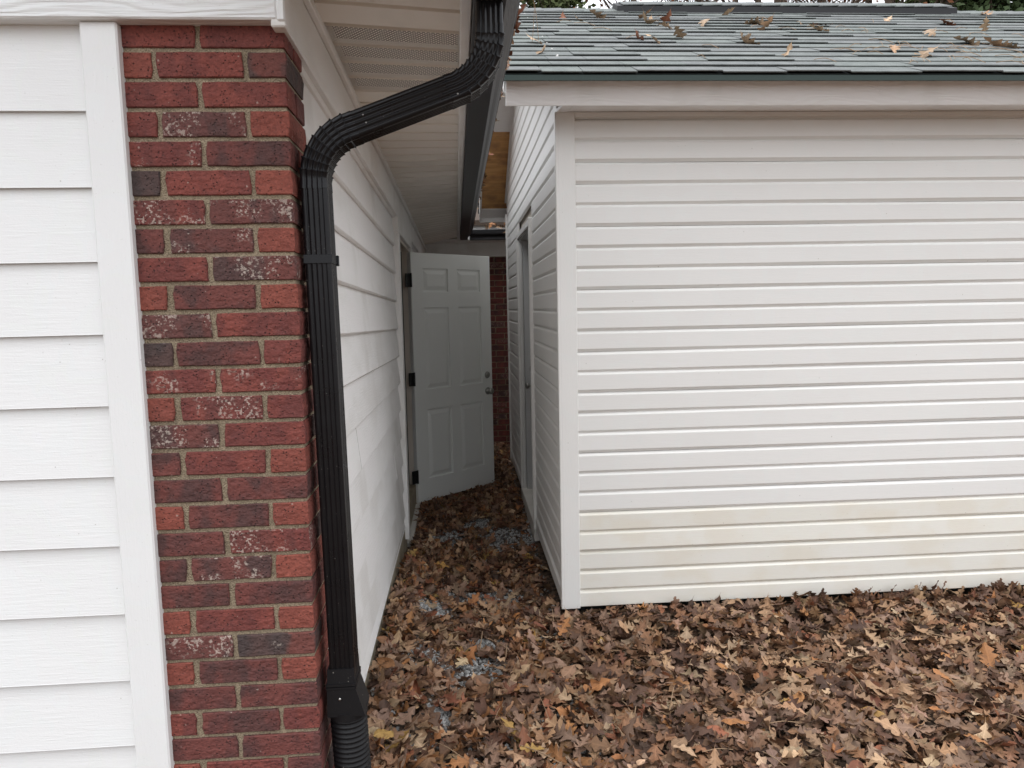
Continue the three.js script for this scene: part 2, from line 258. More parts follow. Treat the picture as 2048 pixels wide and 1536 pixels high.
// --- front siding boards
{
  const S = holder('front_siding', house);
  for (let i = 0; i <= 11; i++) {
    const y = 0.4786 - 0.17375 * i, r = rng(400 + i), dx = r() * 3;
    const prof = [[-1.832, y], [-1.8325, y + 0.002], [-1.8445, y + (i ? 0.186 : 0.3)], [-1.852, y + (i ? 0.186 : 0.3)], [-1.841, y]];
    const w = (a, b, t) => V(t, b + 0.0012 * Math.sin(t * 3 + i) + (i > 9 ? 0.001 : 0), a);
    piece('siding_board', prism(prof, -2.2, -0.846, w, { off: [dx, r() * 2], seg: 3 }), M.board, S);
  }
}
mesh('corner_trim', box(-0.848, -0.7645, GR + 0.01, 0.672, -1.86, -1.814, { c: 0.004, rot: true, off: [0.3, 0.21] }), M.trim, house);
parts('frieze_board', [box(-2.2, -0.400, 0.671, 0.96, -1.86, -1.797, { c: 0.004, off: [0.2, 0.06] }), box(-0.3995, -0.3815, 0.668, 0.96, -1.86, -1.795, { c: 0.003, rot: true })], M.frieze, house);
// --- brick pier
const brickGeoCache = {};
function brickGeo(w, h, d, variant) { // front face at z = 0, body behind; origin at lower left corner of the front
  const key = [w, h, d, variant].map((v) => v.toFixed(3)).join(); if (brickGeoCache[key]) return brickGeoCache[key];
  const r = rng(Math.round(w * 9973 + h * 377 + d * 5113) + variant * 101), pts = [], j = (a) => (r() - 0.5) * 2 * a, n = Math.max(2, Math.round(w / 0.035));
  const k0 = j(0.002), k1 = j(0.002);
  for (let i = 0; i <= n; i++) pts.push([i / n * w + (i === 0 ? 0.002 + k0 : i === n ? -0.002 + k1 : j(0.003)), j(0.0009)]);
  pts.push([w + j(0.0016), h * 0.35], [w + j(0.0022), h * 0.7]);
  for (let i = n; i >= 0; i--) pts.push([i / n * w + (i === 0 ? 0.0022 - k0 : i === n ? -0.0022 - k1 : j(0.003)), h + j(0.0009)]);
  pts.push([j(0.0022), h * 0.66], [j(0.0016), h * 0.32]);
  const m = pts.length, F = [], cx = w / 2, cy = h / 2, b = 0.0022, inn = (p) => [p[0] + Math.sign(cx - p[0]) * Math.min(b, Math.abs(cx - p[0])), p[1] + Math.sign(cy - p[1]) * Math.min(b, Math.abs(cy - p[1]))];
  const tris = [], A = pts.map(inn).map(([x, y]) => V(x, y, 0)), B = pts.map(([x, y]) => V(x, y, -b)), C = pts.map(([x, y]) => V(x, y, -d)), o = V(cx, cy, j(0.0006));
  for (let i = 0; i < m; i++) { const k = (i + 1) % m; tris.push([o, A[i], A[k]], [A[i], B[i], B[k]], [A[i], B[k], A[k]], [B[i], C[i], C[k]], [B[i], C[k], B[k]]); }
  const g = soup(tris, false, [r() * 3, r() * 3]); return brickGeoCache[key] = g;
}
{
  const P = holder('brick_pier', house), FZ = -1.836, RX = -0.392, yTop = 0.6846, CO = 0.0677, J = 0.0105, h = CO - J, r = rng(77);
  piece('mortar', box(-0.82, RX - 0.006, GR - 0.05, 0.74, -2.026, FZ - 0.0065, { c: 0.002 }), M.mortar, P);
  const kinds = 'RR HRD RR RWH PM DRH PW MWH RW HMH WR DMR PP HPR WR MRH MM HMH MP MWH MM HRH WD HMH MM RMR MM HRM RM MHR PM HMH MR DRH RM'.split(' ');
  const turn = [0, Math.PI / 2, 0];
  for (let n = -1; n < 34; n++) {
    const y = yTop - CO * (n + 1) + J / 2, k = kinds[Math.max(0, n)] || 'RM', A = (n + 100) % 2 === 0, v = () => Math.floor(r() * 5), out = () => (r() - 0.5) * 0.0026;
    if (y < GR - 0.06) break;
    const put = (x0, x1, d, kind) => { const w = x1 - x0; piece('brick', brickGeo(w, h, d, v()), BRICK[kind], P, [x0, y + (r() - 0.5) * 0.0016, FZ + out()]); };
    const side = (z0, z1, d, kind) => { piece('brick', brickGeo(z1 - z0, h, d, v()), BRICK[kind], P, [RX + out() * 0.6, y, z1], turn); };
    if (A) { const a = -0.588 + (r() - 0.5) * 0.006; put(-0.79, a - J - r() * 0.003, 0.088, k[0]); put(a, RX, 0.088, k[1]); side(-2.026, FZ - 0.088 - J, 0.09, 'MRD'[Math.floor(r() * 3)]); }
    else { const a = RX - 0.089 + (r() - 0.5) * 0.004, b = a - J - 0.196 + (r() - 0.5) * 0.006; put(-0.79, b - J - r() * 0.006, 0.088, k[0]); put(b, a - J, 0.088, k[1]);
      piece('brick', brickGeo(RX - a, h, 0.19, v()), BRICK[k[2]], P, [a, y, FZ + out()]); }
  }
}
// --- siding of the passage wall
{
  const S = holder('passage_siding', house), wallX = -0.400;
  const plank = (y, z0, z1, i, h = 0.188) => { const r = rng(700 + i * 7 + Math.round(z0 * 10)); const prof = [[wallX - 0.007, y], [wallX - 0.0005, y + 0.0065], [wallX, y + 0.008], [wallX - 0.0185, y + h], [wallX - 0.026, y + h], [wallX - 0.017, y]];
    piece('siding_board', prism(prof, z0, z1, (a, b, t) => slope(V(a + 0.0015 * Math.sin(t * 1.7 + i), b, t)), { off: [r() * 3, r() * 3], seg: 6 }), M.alley, S); };
  for (let k = -3; k <= 9; k++) { const y = 0.289 - 0.178 * k;
    if (y > 0.52) { plank(y, -2.03, -5.0, k); plank(y, -5.004, -8.6, k); continue; }
    if (k === 7) { plank(y, -2.03, -4.34, k); plank(y, -4.345, -4.82, k + 40); } else if (k === 5) { plank(y, -2.03, -2.86, k); plank(y, -2.865, -4.82, k + 40); } else plank(y, -2.03, -4.82, k);
    plank(y, -6.16, -8.6, k + 20);
  }
  plank(-1.39, -2.03, -4.82, 31, 0.1); plank(-1.39, -6.16, -8.6, 32, 0.1);
}
parts('eave_frieze', [box(-0.415, -0.381, 0.655, 0.832, -8.6, -1.80, { c: 0.003, warp: slope }), box(-0.381, -0.362, 0.80, 0.826, -8.6, -1.80, { c: 0.003, warp: slope })], M.paintedWood, house);
// --- doorway of the house: casing, jambs, threshold
parts('door_casing', [box(-0.42, -0.378, -1.52, 0.50, -4.93, -4.82, { c: 0.003, rot: true }), box(-0.42, -0.378, 0.50, 0.60, -6.17, -4.82, { c: 0.003 }), box(-0.42, -0.378, -1.52, 0.50, -6.17, -6.075, { c: 0.003, rot: true })], M.paintedWood, house);
parts('door_jamb', [box(-0.56, -0.40, -1.58, 0.5, -6.07, -6.04, { c: 0.002, rot: true }), box(-0.56, -0.40, -1.58, 0.5, -4.96, -4.93, { c: 0.002, rot: true }), box(-0.56, -0.40, 0.478, 0.5, -6.04, -4.96, { c: 0.002 }), box(-0.50, -0.465, -1.58, 0.478, -6.04, -6.025, { c: 0.002, rot: true })], M.jamb, house);
mesh('weather_strip', [box(-0.465, -0.455, -1.55, 0.47, -6.04, -6.028, { c: 0.002 })], M.strip, house);
mesh('threshold', [box(-0.56, -0.37, GR, -1.585, -6.04, -4.96, { c: 0.004 })], M.sill, house);
// --- the open six-panel door
{
  const D = holder('door', house); D.position.add(V(-0.385, -1.588, -6.005)); D.rotation.y = 0.752;
  const w = 0.905, h = 2.052, t = 0.045, cols = [[0.125, 0.40], [0.505, 0.78]], rows = [[h - 0.315, h - 0.125], [h - 1.12, h - 0.445], [h - 1.865, h - 1.285]];
  piece('slab', box(0, w, 0, h, -t, -0.0135, { c: 0.002 }), M.door, D);
  const shp = new THREE.Shape([[0.002, 0.002], [w - 0.002, 0.002], [w - 0.002, h - 0.002], [0.002, h - 0.002]].map(([x, y]) => new THREE.Vector2(x, y)));
  for (const [c, d] of rows) for (const [a, b] of cols) shp.holes.push(new THREE.Path([[a, c], [a, d], [b, d], [b, c]].map(([x, y]) => new THREE.Vector2(x, y))));
  piece('stiles_and_rails', new THREE.ExtrudeGeometry(shp, { depth: 0.009, bevelEnabled: true, bevelThickness: 0.004, bevelSize: 0.004, bevelOffset: -0.002, bevelSegments: 1 }).translate(0, 0, -0.013), M.door, D);
  const ring = (a, b, c, d, z0, e, z1) => { const o = [V(a, c, z0), V(b, c, z0), V(b, d, z0), V(a, d, z0)], i = [V(a + e, c + e, z1), V(b - e, c + e, z1), V(b - e, d - e, z1), V(a + e, d - e, z1)]; const F = [o, i]; for (let k = 0; k < 4; k++) F.push([o[k], o[(k + 1) % 4], i[(k + 1) % 4], i[k]]); return hull(F); };
  for (const [c, d] of rows) for (const [a, b] of cols) piece('panel', ring(a + 0.014, b - 0.014, c + 0.014, d - 0.014, -0.0138, 0.032, -0.002), M.door, D);
  const knob = lathe([[0, 0.062], [0.018, 0.061], [0.027, 0.052], [0.028, 0.042], [0.02, 0.032], [0.011, 0.026], [0.011, 0.012], [0.03, 0.008], [0.033, 0.0], [0, 0]]);
  const k = piece('door_knob', knob, M.nickel, D, [w - 0.062, 0.855, 0], [Math.PI / 2, 0, 0]);
  piece('deadbolt', lathe([[0, 0.016], [0.014, 0.016], [0.016, 0.012], [0.026, 0.011], [0.031, 0.0], [0, 0]]), M.nickel, D, [w - 0.066, 1.0, 0], [Math.PI / 2, 0, 0]);
  piece('latch_plate', box(w - 0.0005, w + 0.002, 0.825, 0.885, -0.035, -0.01, { c: 0.0005 }), M.nickel, D);
  for (const y of [0.22, 1.03, 1.83]) { const g = [box(-0.055, 0.002, y - 0.054, y + 0.054, -0.006, 0.001, { c: 0.001 }), new THREE.CylinderGeometry(0.0075, 0.0075, 0.112, 12).translate(-0.002, y, 0.004).toNonIndexed()]; piece('hinge', mergeGeometries(g), M.hinge, D); }
}
// --- soffit of the passage eave: narrow boards, four of them perforated
{
  const S = holder('soffit', house), ins = (z) => 0.823 + SL * (-z - 1.83), out = () => 0.792;
  for (let i = 0; i < 45; i++) {
    const z0 = -1.475 - 0.1505 * i, z1 = z0 - 0.1505, holes = i >= 5 && i <= 8;
    const prof = [[0, 0], [0.126, 0], [0.129, 0.012], [0.1475, 0.012], [0.1505, 0], [0.1505, 0.0135], [0.125, 0.0135], [0.124, 0.0015], [0, 0.0015]];
    const P = (a, b, t) => { const z = z0 - a, f = (t + 0.379) / 0.402; return drift(V(t, mix(ins(z), out(z), f) + b, z)); };
    if (!holes) piece('soffit_board', prism(prof, -0.379, 0.023, P, { off: [i * 0.37, 0] }), M.soffit, S);
    else { const q = (a0, a1, b0, b1) => prism([[a0, b0], [a1, b1], [a1, b1 + 0.0012], [a0, b0 + 0.0012]], -0.379, 0.023, P, { off: [i * 0.37, 0.0] });
      const b = piece('soffit_board', mergeGeometries([q(0.126, 0.129, 0, 0.012), q(0.129, 0.1475, 0.012, 0.012), q(0.1475, 0.1505, 0.012, 0)]), M.soffit, S); tag(b, 'perforated vent board');
      const face = [[P(0, 0, -0.379), P(0.126, 0, -0.379), P(0.126, 0, 0.023)], [P(0, 0, -0.379), P(0.126, 0, 0.023), P(0, 0, 0.023)]]; const g = soup(face); const uv = g.attributes.uv; for (let k = 0; k < uv.count; k++) uv.setXY(k, uv.getX(k), uv.getY(k) - z0);
      piece('soffit_board', g, M.soffitPerf, S); }
  }
}
parts('fascia', [box(0.0225, 0.0525, 0.768, 0.93, -8.2, -1.46, { c: 0.003, warp: drift }), box(0.0525, 3.4, 0.768, 0.93, -8.235, -8.205, { c: 0.003 })], M.paintedWood, house);
parts('wing_soffit', [box(-0.38, 3.4, 0.757, 0.767, -8.62, -8.2, { c: 0 }), box(-0.38, 3.4, 0.60, 0.757, -8.64, -8.60, { c: 0.003 })], M.paintedWood, house);
parts('roof', [
  prism([[0.085, 0.905], [-4.3, 2.73], [-4.3, 2.80], [0.085, 0.965]], -1.42, -13, (a, b, t) => V(a, b, t)),
  prism([[-8.17, 0.905], [-13, 2.92], [-13, 2.99], [-8.17, 0.965]], -0.2, 3.6, (a, b, t) => V(t, b, a)),
], M.oldRoof, house);
mesh('gable_wall', prism([[-0.43, 0.95], [-4, 0.95], [-4, 2.55], [-0.43, 1.09]], -1.95, -1.87, (a, b, t) => V(a, b, t)), M.board, house);
// --- far brick wall of the house wing
{
  const P = holder('brick_wall', house), FZ = -8.6, CO = 0.0677, J = 0.0105, h = CO - J, r = rng(99), rest = [];
  piece('mortar', box(-0.42, 3.4, GR - 0.05, 0.62, -8.66, FZ - 0.006, { c: 0 }), M.mortar, P);
  const bits = 'RRMMRPMWR';
  for (let n = 0; n < 34; n++) { const y = 0.6 - CO * (n + 1); if (y < GR - 0.04) break;
    for (let x = -0.4 - (n % 2) * 0.102; x < 3.3; x += 0.204) { const a = Math.max(x, -0.4), b = x + 0.204 - J, g = brickGeo(b - a, h, 0.05, Math.floor(r() * 3)), k = bits[Math.floor(r() * 9)], z = FZ + (r() - 0.5) * 0.002;
      if (x > 0.1 && x < 0.72) piece('brick', g, BRICK[k], P, [a, y, z]); else rest.push(g.clone().translate(a, y, z)); } }
  tag(piece('brick_field', mergeGeometries(rest), BRICK.R, P), null, null, null, 'stuff');
}

// ================================================================ GUTTERS
const gutProf = [[0.054, 0.862], [0.054, 0.75], [0.0565, 0.748], [0.134, 0.748], [0.1365, 0.7505], [0.1372, 0.768], [0.142, 0.7795], [0.1525, 0.789], [0.1655, 0.796], [0.1765, 0.8065], [0.1825, 0.822], [0.184, 0.838], [0.1905, 0.8405], [0.1915, 0.851], [0.188, 0.8545], [0.18, 0.853], [0.1805, 0.8505], [0.1875, 0.8505], [0.188, 0.843], [0.1815, 0.841], [0.18, 0.823], [0.174, 0.808], [0.164, 0.7985], [0.151, 0.7915], [0.1398, 0.7815], [0.1348, 0.769], [0.1342, 0.7525], [0.0565, 0.7505], [0.0565, 0.862]];
{
  const g = thing('gutter', 'black eave gutter above the passage, holding the downspout', 'gutter', [0.12, 0.748, -4.8]);
  mesh('trough', prism(gutProf, -1.42, -8.13, (a, b, t) => drift(V(a, b, t)), { seg: 4 }), M.gutter, g);
  mesh('end_cap', prism(gutProf.slice(1, 15).concat([[0.057, 0.8545]]), -1.418, -1.42, (a, b, t) => drift(V(a, b, t))), M.gutter, g);
  for (let z = -2.3; z > -8; z -= 0.75) mesh('hanger', box(0.056, 0.187, 0.846, 0.850, z - 0.012, z + 0.012, { c: 0.0005, warp: drift }), M.steel, g);
  const f = thing('gutter', 'short black gutter on the far eave, heaped with bright leaves', 'gutter', [1.5, 0.748, -8.1]);
  mesh('trough', prism(gutProf, 0.13, 3.3, (a, b, t) => V(t, b, -8.2 + (a - 0.054)), {}), M.gutter, f);
}

// ================================================================ DOWNSPOUT
const DZ = -1.917, DW = 0.066, DD = 0.084;
function section(n = 96) { // fluted rounded rectangle: a across, b toward the camera
  const pts = [], hw = DW / 2, hd = DD / 2, cr = 0.008, per = [];
  const edge = (x0, y0, x1, y1, m, nx, ny, flutes) => { for (let i = 0; i < m; i++) { const t = i / m, s = Math.abs(t - 0.5); let f = 0; if (flutes) { const q = (t * flutes) % 1; f = (s < 0.42) ? -0.0032 * Math.pow(0.5 - 0.5 * Math.cos(6.2832 * q), 0.8) : 0; } per.push([mix(x0, x1, t) + nx * f, mix(y0, y1, t) + ny * f]); } };
  const arc = (cx, cy, a0) => { for (let i = 0; i < 4; i++) { const a = a0 + i / 4 * Math.PI / 2; per.push([cx + cr * Math.cos(a), cy + cr * Math.sin(a)]); } };
  edge(hw, -hd + cr, hw, hd - cr, 30, 1, 0, 5); arc(hw - cr, hd - cr, 0);
  edge(hw - cr, hd, -hw + cr, hd, 30, 0, 1, 4); arc(-hw + cr, hd - cr, Math.PI / 2);
  edge(-hw, hd - cr, -hw, -hd + cr, 30, -1, 0, 5); arc(-hw + cr, -hd + cr, Math.PI);
  edge(-hw + cr, -hd, hw - cr, -hd, 30, 0, -1, 4); arc(hw - cr, -hd + cr, Math.PI * 1.5);
  return per;
}
const SEC = section();
function sweep(stations, flat = 0) { // stations: {x, y, ang, s}: ang is the direction of the path in the plane of the wall face
  const n = SEC.length, p = [], uv = [], idx = []; let len = 0;
  stations.forEach((q, k) => { if (k) len += Math.hypot(q.x - stations[k - 1].x, q.y - stations[k - 1].y); const nx = Math.sin(q.ang), ny = -Math.cos(q.ang); let u = 0;
    for (let i = 0; i <= n; i++) { const [a, b] = SEC[i % n]; if (i) u += Math.hypot(a - SEC[i - 1][0], b - SEC[i - 1][1]); const s = q.s || 1; p.push(q.x + nx * a * s, q.y + ny * a * s, DZ + (q.dz || 0) + b * s); uv.push(u, len); } });
  for (let k = 0; k < stations.length - 1; k++) for (let i = 0; i < n; i++) { const a = k * (n + 1) + i, b = a + n + 1; idx.push(a, a + 1, b, a + 1, b + 1, b); }
  const g = new THREE.BufferGeometry(); g.setAttribute('position', new THREE.Float32BufferAttribute(p, 3)); g.setAttribute('uv', new THREE.Float32BufferAttribute(uv, 2)); g.setIndex(idx); g.computeVertexNormals(); return g;
}
{
  const d = thing('downspout', 'black fluted metal downspout with two crimped elbows beside the brick pier', 'downspout', [-0.35, -1.09, DZ]);
  const up = Math.PI / 2, run = 0.352, A = [-0.350, 0.418], B = [0.0925, 0.418 + Math.tan(run) * 0.4425], tl = 0.092;
  const dir = [Math.cos(run), Math.sin(run)], lean = (y) => 0.028 * (0.33 - y) / 1.26;
  const vert = []; for (let i = 0; i <= 8; i++) { const y = mix(-0.955, A[1] - tl + 0.004, i / 8); vert.push({ x: A[0] + lean(y) * 0.5, y, ang: up }); }
  mesh('pipe', sweep(vert), M.enamel, d);
  const elbow = (C, a0, a1) => { // crimped gores: each one flares and laps over the next
    const p0 = [C[0] - Math.cos(a0) * tl, C[1] - Math.sin(a0) * tl], R = tl / Math.tan(Math.abs(a1 - a0) / 2), sg = Math.sign(a1 - a0), c = [p0[0] - Math.sin(a0) * R * sg, p0[1] + Math.cos(a0) * R * sg], st = [], N = 7;
    const at = (a, s) => st.push({ x: c[0] + Math.sin(a) * R * sg, y: c[1] - Math.cos(a) * R * sg, ang: a, s });
    st.push({ x: p0[0] - Math.cos(a0) * 0.022, y: p0[1] - Math.sin(a0) * 0.022, ang: a0, s: 1.03 });
    for (let k = 0; k < N; k++) { const b0 = mix(a0, a1, k / N), b1 = mix(a0, a1, (k + 1) / N); at(mix(b0, b1, 0.01), 1.0); at(mix(b0, b1, 0.3), 1.02); at(mix(b0, b1, 0.78), 1.05); at(mix(b0, b1, 0.86), 1.105); at(mix(b0, b1, 0.94), 1.105); at(mix(b0, b1, 0.99), 1.02); }
    const e = [C[0] + Math.cos(a1) * tl, C[1] + Math.sin(a1) * tl]; st.push({ x: e[0], y: e[1], ang: a1, s: 1.02 }, { x: e[0] + Math.cos(a1) * 0.022, y: e[1] + Math.sin(a1) * 0.022, ang: a1, s: 1.03 });
    return sweep(st); };
  mesh('elbow', elbow(A, up, run), M.enamelClean, d);
  mesh('elbow', elbow(B, run, up), M.enamelClean, d);
  const sl = []; for (let i = 0; i <= 4; i++) { const f = mix(tl + 0.004, Math.hypot(B[0] - A[0], B[1] - A[1]) - tl - 0.004, i / 4); sl.push({ x: A[0] + dir[0] * f, y: A[1] + dir[1] * f, ang: run }); }
  mesh('offset_pipe', sweep(sl), M.enamel, d);
  mesh('outlet', sweep([{ x: B[0], y: B[1] + tl, ang: up }, { x: B[0], y: 0.752, ang: up }]), M.enamelClean, d);
  // strap with its lug
  const X0 = -0.350 + lean(0.13) * 0.5, s = 0.0015, strap = [box(X0 - DW / 2 - s, X0 + DW / 2 + s, 0.121, 0.143, DZ + DD / 2, DZ + DD / 2 + s * 1.6, { c: 0.0006 }), box(X0 + DW / 2, X0 + DW / 2 + s * 1.6, 0.121, 0.143, DZ - DD / 2, DZ + DD / 2 + s, { c: 0.0006 }), box(X0 + DW / 2, X0 + DW / 2 + 0.006, 0.118, 0.145, DZ - DD / 2 - 0.002, DZ - DD / 2 + 0.012, { c: 0.001 })];
  mesh('strap', strap, M.enamelClean, d);
  // adapter collar to the drain pipe
  const ax = -0.339, ad = (y0, y1, e0, e1, b0 = 0, b1 = 0) => { const o = (y, e, b) => [V(ax - DW / 2 - e, y, DZ + DD / 2 + e), V(ax + DW / 2 + e + b, y, DZ + DD / 2 + e), V(ax + DW / 2 + e + b, y, DZ - DD / 2 - e), V(ax - DW / 2 - e, y, DZ - DD / 2 - e)]; const p = o(y0, e0, b0), q = o(y1, e1, b1), F = [p, q]; for (let k = 0; k < 4; k++) F.push([p[k], p[(k + 1) % 4], q[(k + 1) % 4], q[k]]); return hull(F); };
  mesh('adapter', [ad(-0.973, -0.933, 0.0035, 0.002), ad(-0.979, -0.972, 0.006, 0.006), ad(-0.987, -0.981, 0.0062, 0.0062), ad(-1.062, -0.988, 0.006, 0.0045, 0.021, 0)], M.rubber, d);
  mesh('collar', new THREE.CylinderGeometry(0.0515, 0.0515, 0.022, 40).translate(-0.331, -1.066, DZ), M.rubber, d);
  mesh('screw', lathe([[0, 0.003], [0.002, 0.0028], [0.0036, 0.0012], [0.0038, 0], [0, 0]], 12).rotateX(Math.PI / 2).translate(-0.343, -1.012, DZ + DD / 2 + 0.0077), M.steel, d);
  for (const [t, o] of [[0.14, 0.012], [0.14, -0.008], [0.375, -0.022]]) mesh('rivet', new THREE.SphereGeometry(0.0022, 8, 6).translate(A[0] + dir[0] * t - dir[1] * o, A[1] + dir[1] * t + dir[0] * o, DZ + DD / 2 + 0.001), M.steel, d);
}
{ // corrugated drain pipe
  const pts = []; for (let i = 0; i <= 41 * 6; i++) { const f = i / 6, w = Math.pow(0.5 + 0.5 * Math.cos(6.2832 * f), 0.55); pts.push([0.0425 + 0.0068 * w, -1.068 - f * 0.0137]); }
  const g = lathe(pts.reverse(), 40); const p = g.attributes.position; for (let i = 0; i < p.count; i++) { const y = p.getY(i); p.setX(i, p.getX(i) - 0.331 + 0.03 * (-1.07 - y) + 0.02 * Math.pow((-1.07 - y), 2)); p.setZ(i, p.getZ(i) + DZ); } g.computeVertexNormals();
  const uv = g.attributes.uv; for (let i = 0; i < uv.count; i++) uv.setXY(i, uv.getX(i) * 0.3, uv.getY(i) * 0.55);
  const t = thing('drain_pipe', 'corrugated black plastic drain pipe under the downspout', 'drain pipe', [-0.32, GR, DZ]); mesh('corrugated_tube', g, M.rubber, t);
}

// ================================================================ THE SHED
const shed = thing('shed', 'white vinyl sided shed with a grey shingle roof', 'shed', [0.5, GR, -3.6]);
const SX = 0.488, SF = -3.6, SB = -7.45, SR = 5.0, PITCH = 0.502, EY = 1.0, ED = 3.27, RD = 5.5, RY = EY + PITCH * (RD - ED);
const roofY = (d) => d < RD ? EY + PITCH * (d - ED) : RY - PITCH * (d - RD);
mesh('wall_framing', [
  box(SX + 0.03, SR, -1.5, 1.0, SF - 0.1, SF - 0.02, { c: 0 }), box(SX + 0.03, SR, -1.5, 1.0, SB + 0.02, SB + 0.1, { c: 0 }), box(SR - 0.1, SR, -1.5, 1.0, SB, SF - 0.1, { c: 0 }),
  box(SX + 0.03, SX + 0.10, -1.5, 0.95, -4.97, SF - 0.1, { c: 0 }), box(SX + 0.03, SX + 0.10, -1.5, 0.95, SB + 0.1, -6.0, { c: 0 }), box(SX + 0.03, SX + 0.10, 0.58, 0.95, -6.0, -4.97, { c: 0 }),
  prism([[3.7, 0.95], [7.35, 0.95], [7.35, 1.10], [5.5, 2.03], [3.7, 1.13]], SX + 0.03, SX + 0.1, (a, b, t) => V(t, b, -a)),
  prism([[3.7, 0.95], [7.35, 0.95], [7.35, 1.10], [5.5, 2.03], [3.7, 1.13]], SR - 0.1, SR, (a, b, t) => V(t, b, -a)),
], M.jamb, shed);
// --- Dutch-lap vinyl courses
const lap = [[0.004, 0], [0.0045, 0.001], [0.0155, 0.0135], [0.0168, 0.0155], [0.0166, 0.0885], [0.0152, 0.0915], [0.011, 0.0955], [0.0068, 0.099], [0.004, 0.1016], [-0.006, 0.1016], [-0.006, 0]];   // V-grooved course: it leans in at its foot and at its head
const rowY = (n) => 0.6915 - 0.1016 * n;                     // foot of course n
{
  const F = holder('front_siding', shed);
  for (let n = -2; n <= 21; n++) { const r = rng(900 + n), y = rowY(n), low = n >= 18; const top = n === -2;
    const prof = lap.map(([a, b]) => [a, top ? Math.min(b, 0.045) : b]); const gap = n === 19 ? 0.004 : 0;
    piece('siding_course', prism(prof, SX + 0.055, SR, (a, b, t) => V(t, y + b + 0.0014 * Math.sin(t * 1.3 + n * 2.3), SF - 0.012 + a + gap * (b < 0.03 ? 1 : 0) + 0.0014 * Math.sin(t * 2.1 + n * 1.7)), { seg: 8, off: low ? [0, 0] : [r() * 4, r() * 4] }), low ? M.mildew : M.vinyl, F); }
  const foot = (s) => [[-0.006, 0.02], [0.0145, 0.018], [0.0168, 0.0205], ...lap.slice(4, 9), [-0.006, 0.1016]].map(([a, b]) => [a * s, b]);
  piece('siding_course', prism(foot(1), SX + 0.055, SR, (a, b, t) => V(t, rowY(22) + b, SF - 0.012 + a), { seg: 8 }), M.mildew, F);
  const S = holder('side_siding', shed), prof = lap.map(([a, b]) => [-a * 0.6, b]);
  const wob = (n, t) => 0.0035 * Math.sin(t * 2.3 + n * 0.8) * (n < 3 ? 1.4 : 0.35);
  const strip = (n, z0, z1) => { if (z0 - z1 < 0.03) return; const r = rng(1000 + n * 3 + Math.round(z0)), y = rowY(n); piece('siding_course', prism(prof, z0, z1, (a, b, t) => V(SX + 0.012 + a, y + b + wob(n, t), t), { seg: 8, off: [r() * 4, r() * 4] }), M.vinyl, S); };
  for (const [z0, z1] of [[SF - 0.03, -4.945], [-6.075, SB + 0.03]]) piece('siding_course', prism(foot(-1), z0, z1, (a, b, t) => V(SX + 0.012 + a, rowY(22) + b, t), { seg: 4 }), M.vinyl, S);
  for (let n = -14; n <= 21; n++) { const y = rowY(n);
    if (y < 0.5) { strip(n, SF - 0.03, -4.945); strip(n, -6.075, SB + 0.03); continue; }
    let a = 3.63, b = 7.42; const yy = y + 0.1; if (yy > 0.95) { a = Math.max(a, ED + (yy - EY) / PITCH - 0.03); b = Math.min(b, RD + (RY - yy) / PITCH + 0.03); a = Math.max(a, 3.63); } if (y < 0.6) { strip(n, -a, -4.945); strip(n, -6.075, -b); } else strip(n, -a, -b); }
}
parts('corner_post', [box(SX, SX + 0.084, -1.532, 0.925, SF - 0.012, SF + 0.013, { c: 0.003, rot: true }), box(SX - 0.012, SX + 0.0145, -1.532, 0.925, SF - 0.03, SF + 0.0125, { c: 0.003, rot: true }), box(SX - 0.012, SX + 0.013, -1.532, 0.93, SB, SB + 0.03, { c: 0.003, rot: true })], M.vinyl, shed);
mesh('top_trim', [box(SX + 0.084, SR, 0.902, 0.924, SF - 0.012, SF + 0.0115, { c: 0.002 })], M.vinyl, shed);
mesh('skirt', box(SX + 0.09, SR, GR - 0.05, -1.5, SB + 0.1, SF - 0.11, { c: 0 }), M.deck, shed);
// --- front eave: fascia and boxed soffit
parts('fascia', [prism([[-3.333, 0.996], [-3.3355, 0.9935], [-3.376, 0.8985], [-3.379, 0.896], [-3.40, 0.902], [-3.356, 1.004]], 0.23, SR + 0.2, (a, b, t) => V(t, b, a), { off: [0.3, 0.1] }), box(0.23, SR + 0.2, 0.888, 0.987, -7.74, -7.717, { c: 0.004 })], M.paintedWood, shed);
parts('eave_soffit', [prism([[-3.39, 0.9035], [-3.60, 0.9265], [-3.60, 0.935], [-3.39, 0.912]], SX + 0.05, SR, (a, b, t) => V(t, b, a)), prism([[-3.39, 0.901], [-3.60, 0.924], [-3.60, 0.94], [-3.39, 0.9165]], SX - 0.002, SX + 0.046, (a, b, t) => V(t, b, a)),
  box(SX, SR, 0.89, 0.9, -7.72, SB, { c: 0 })], M.paintedWood, shed);
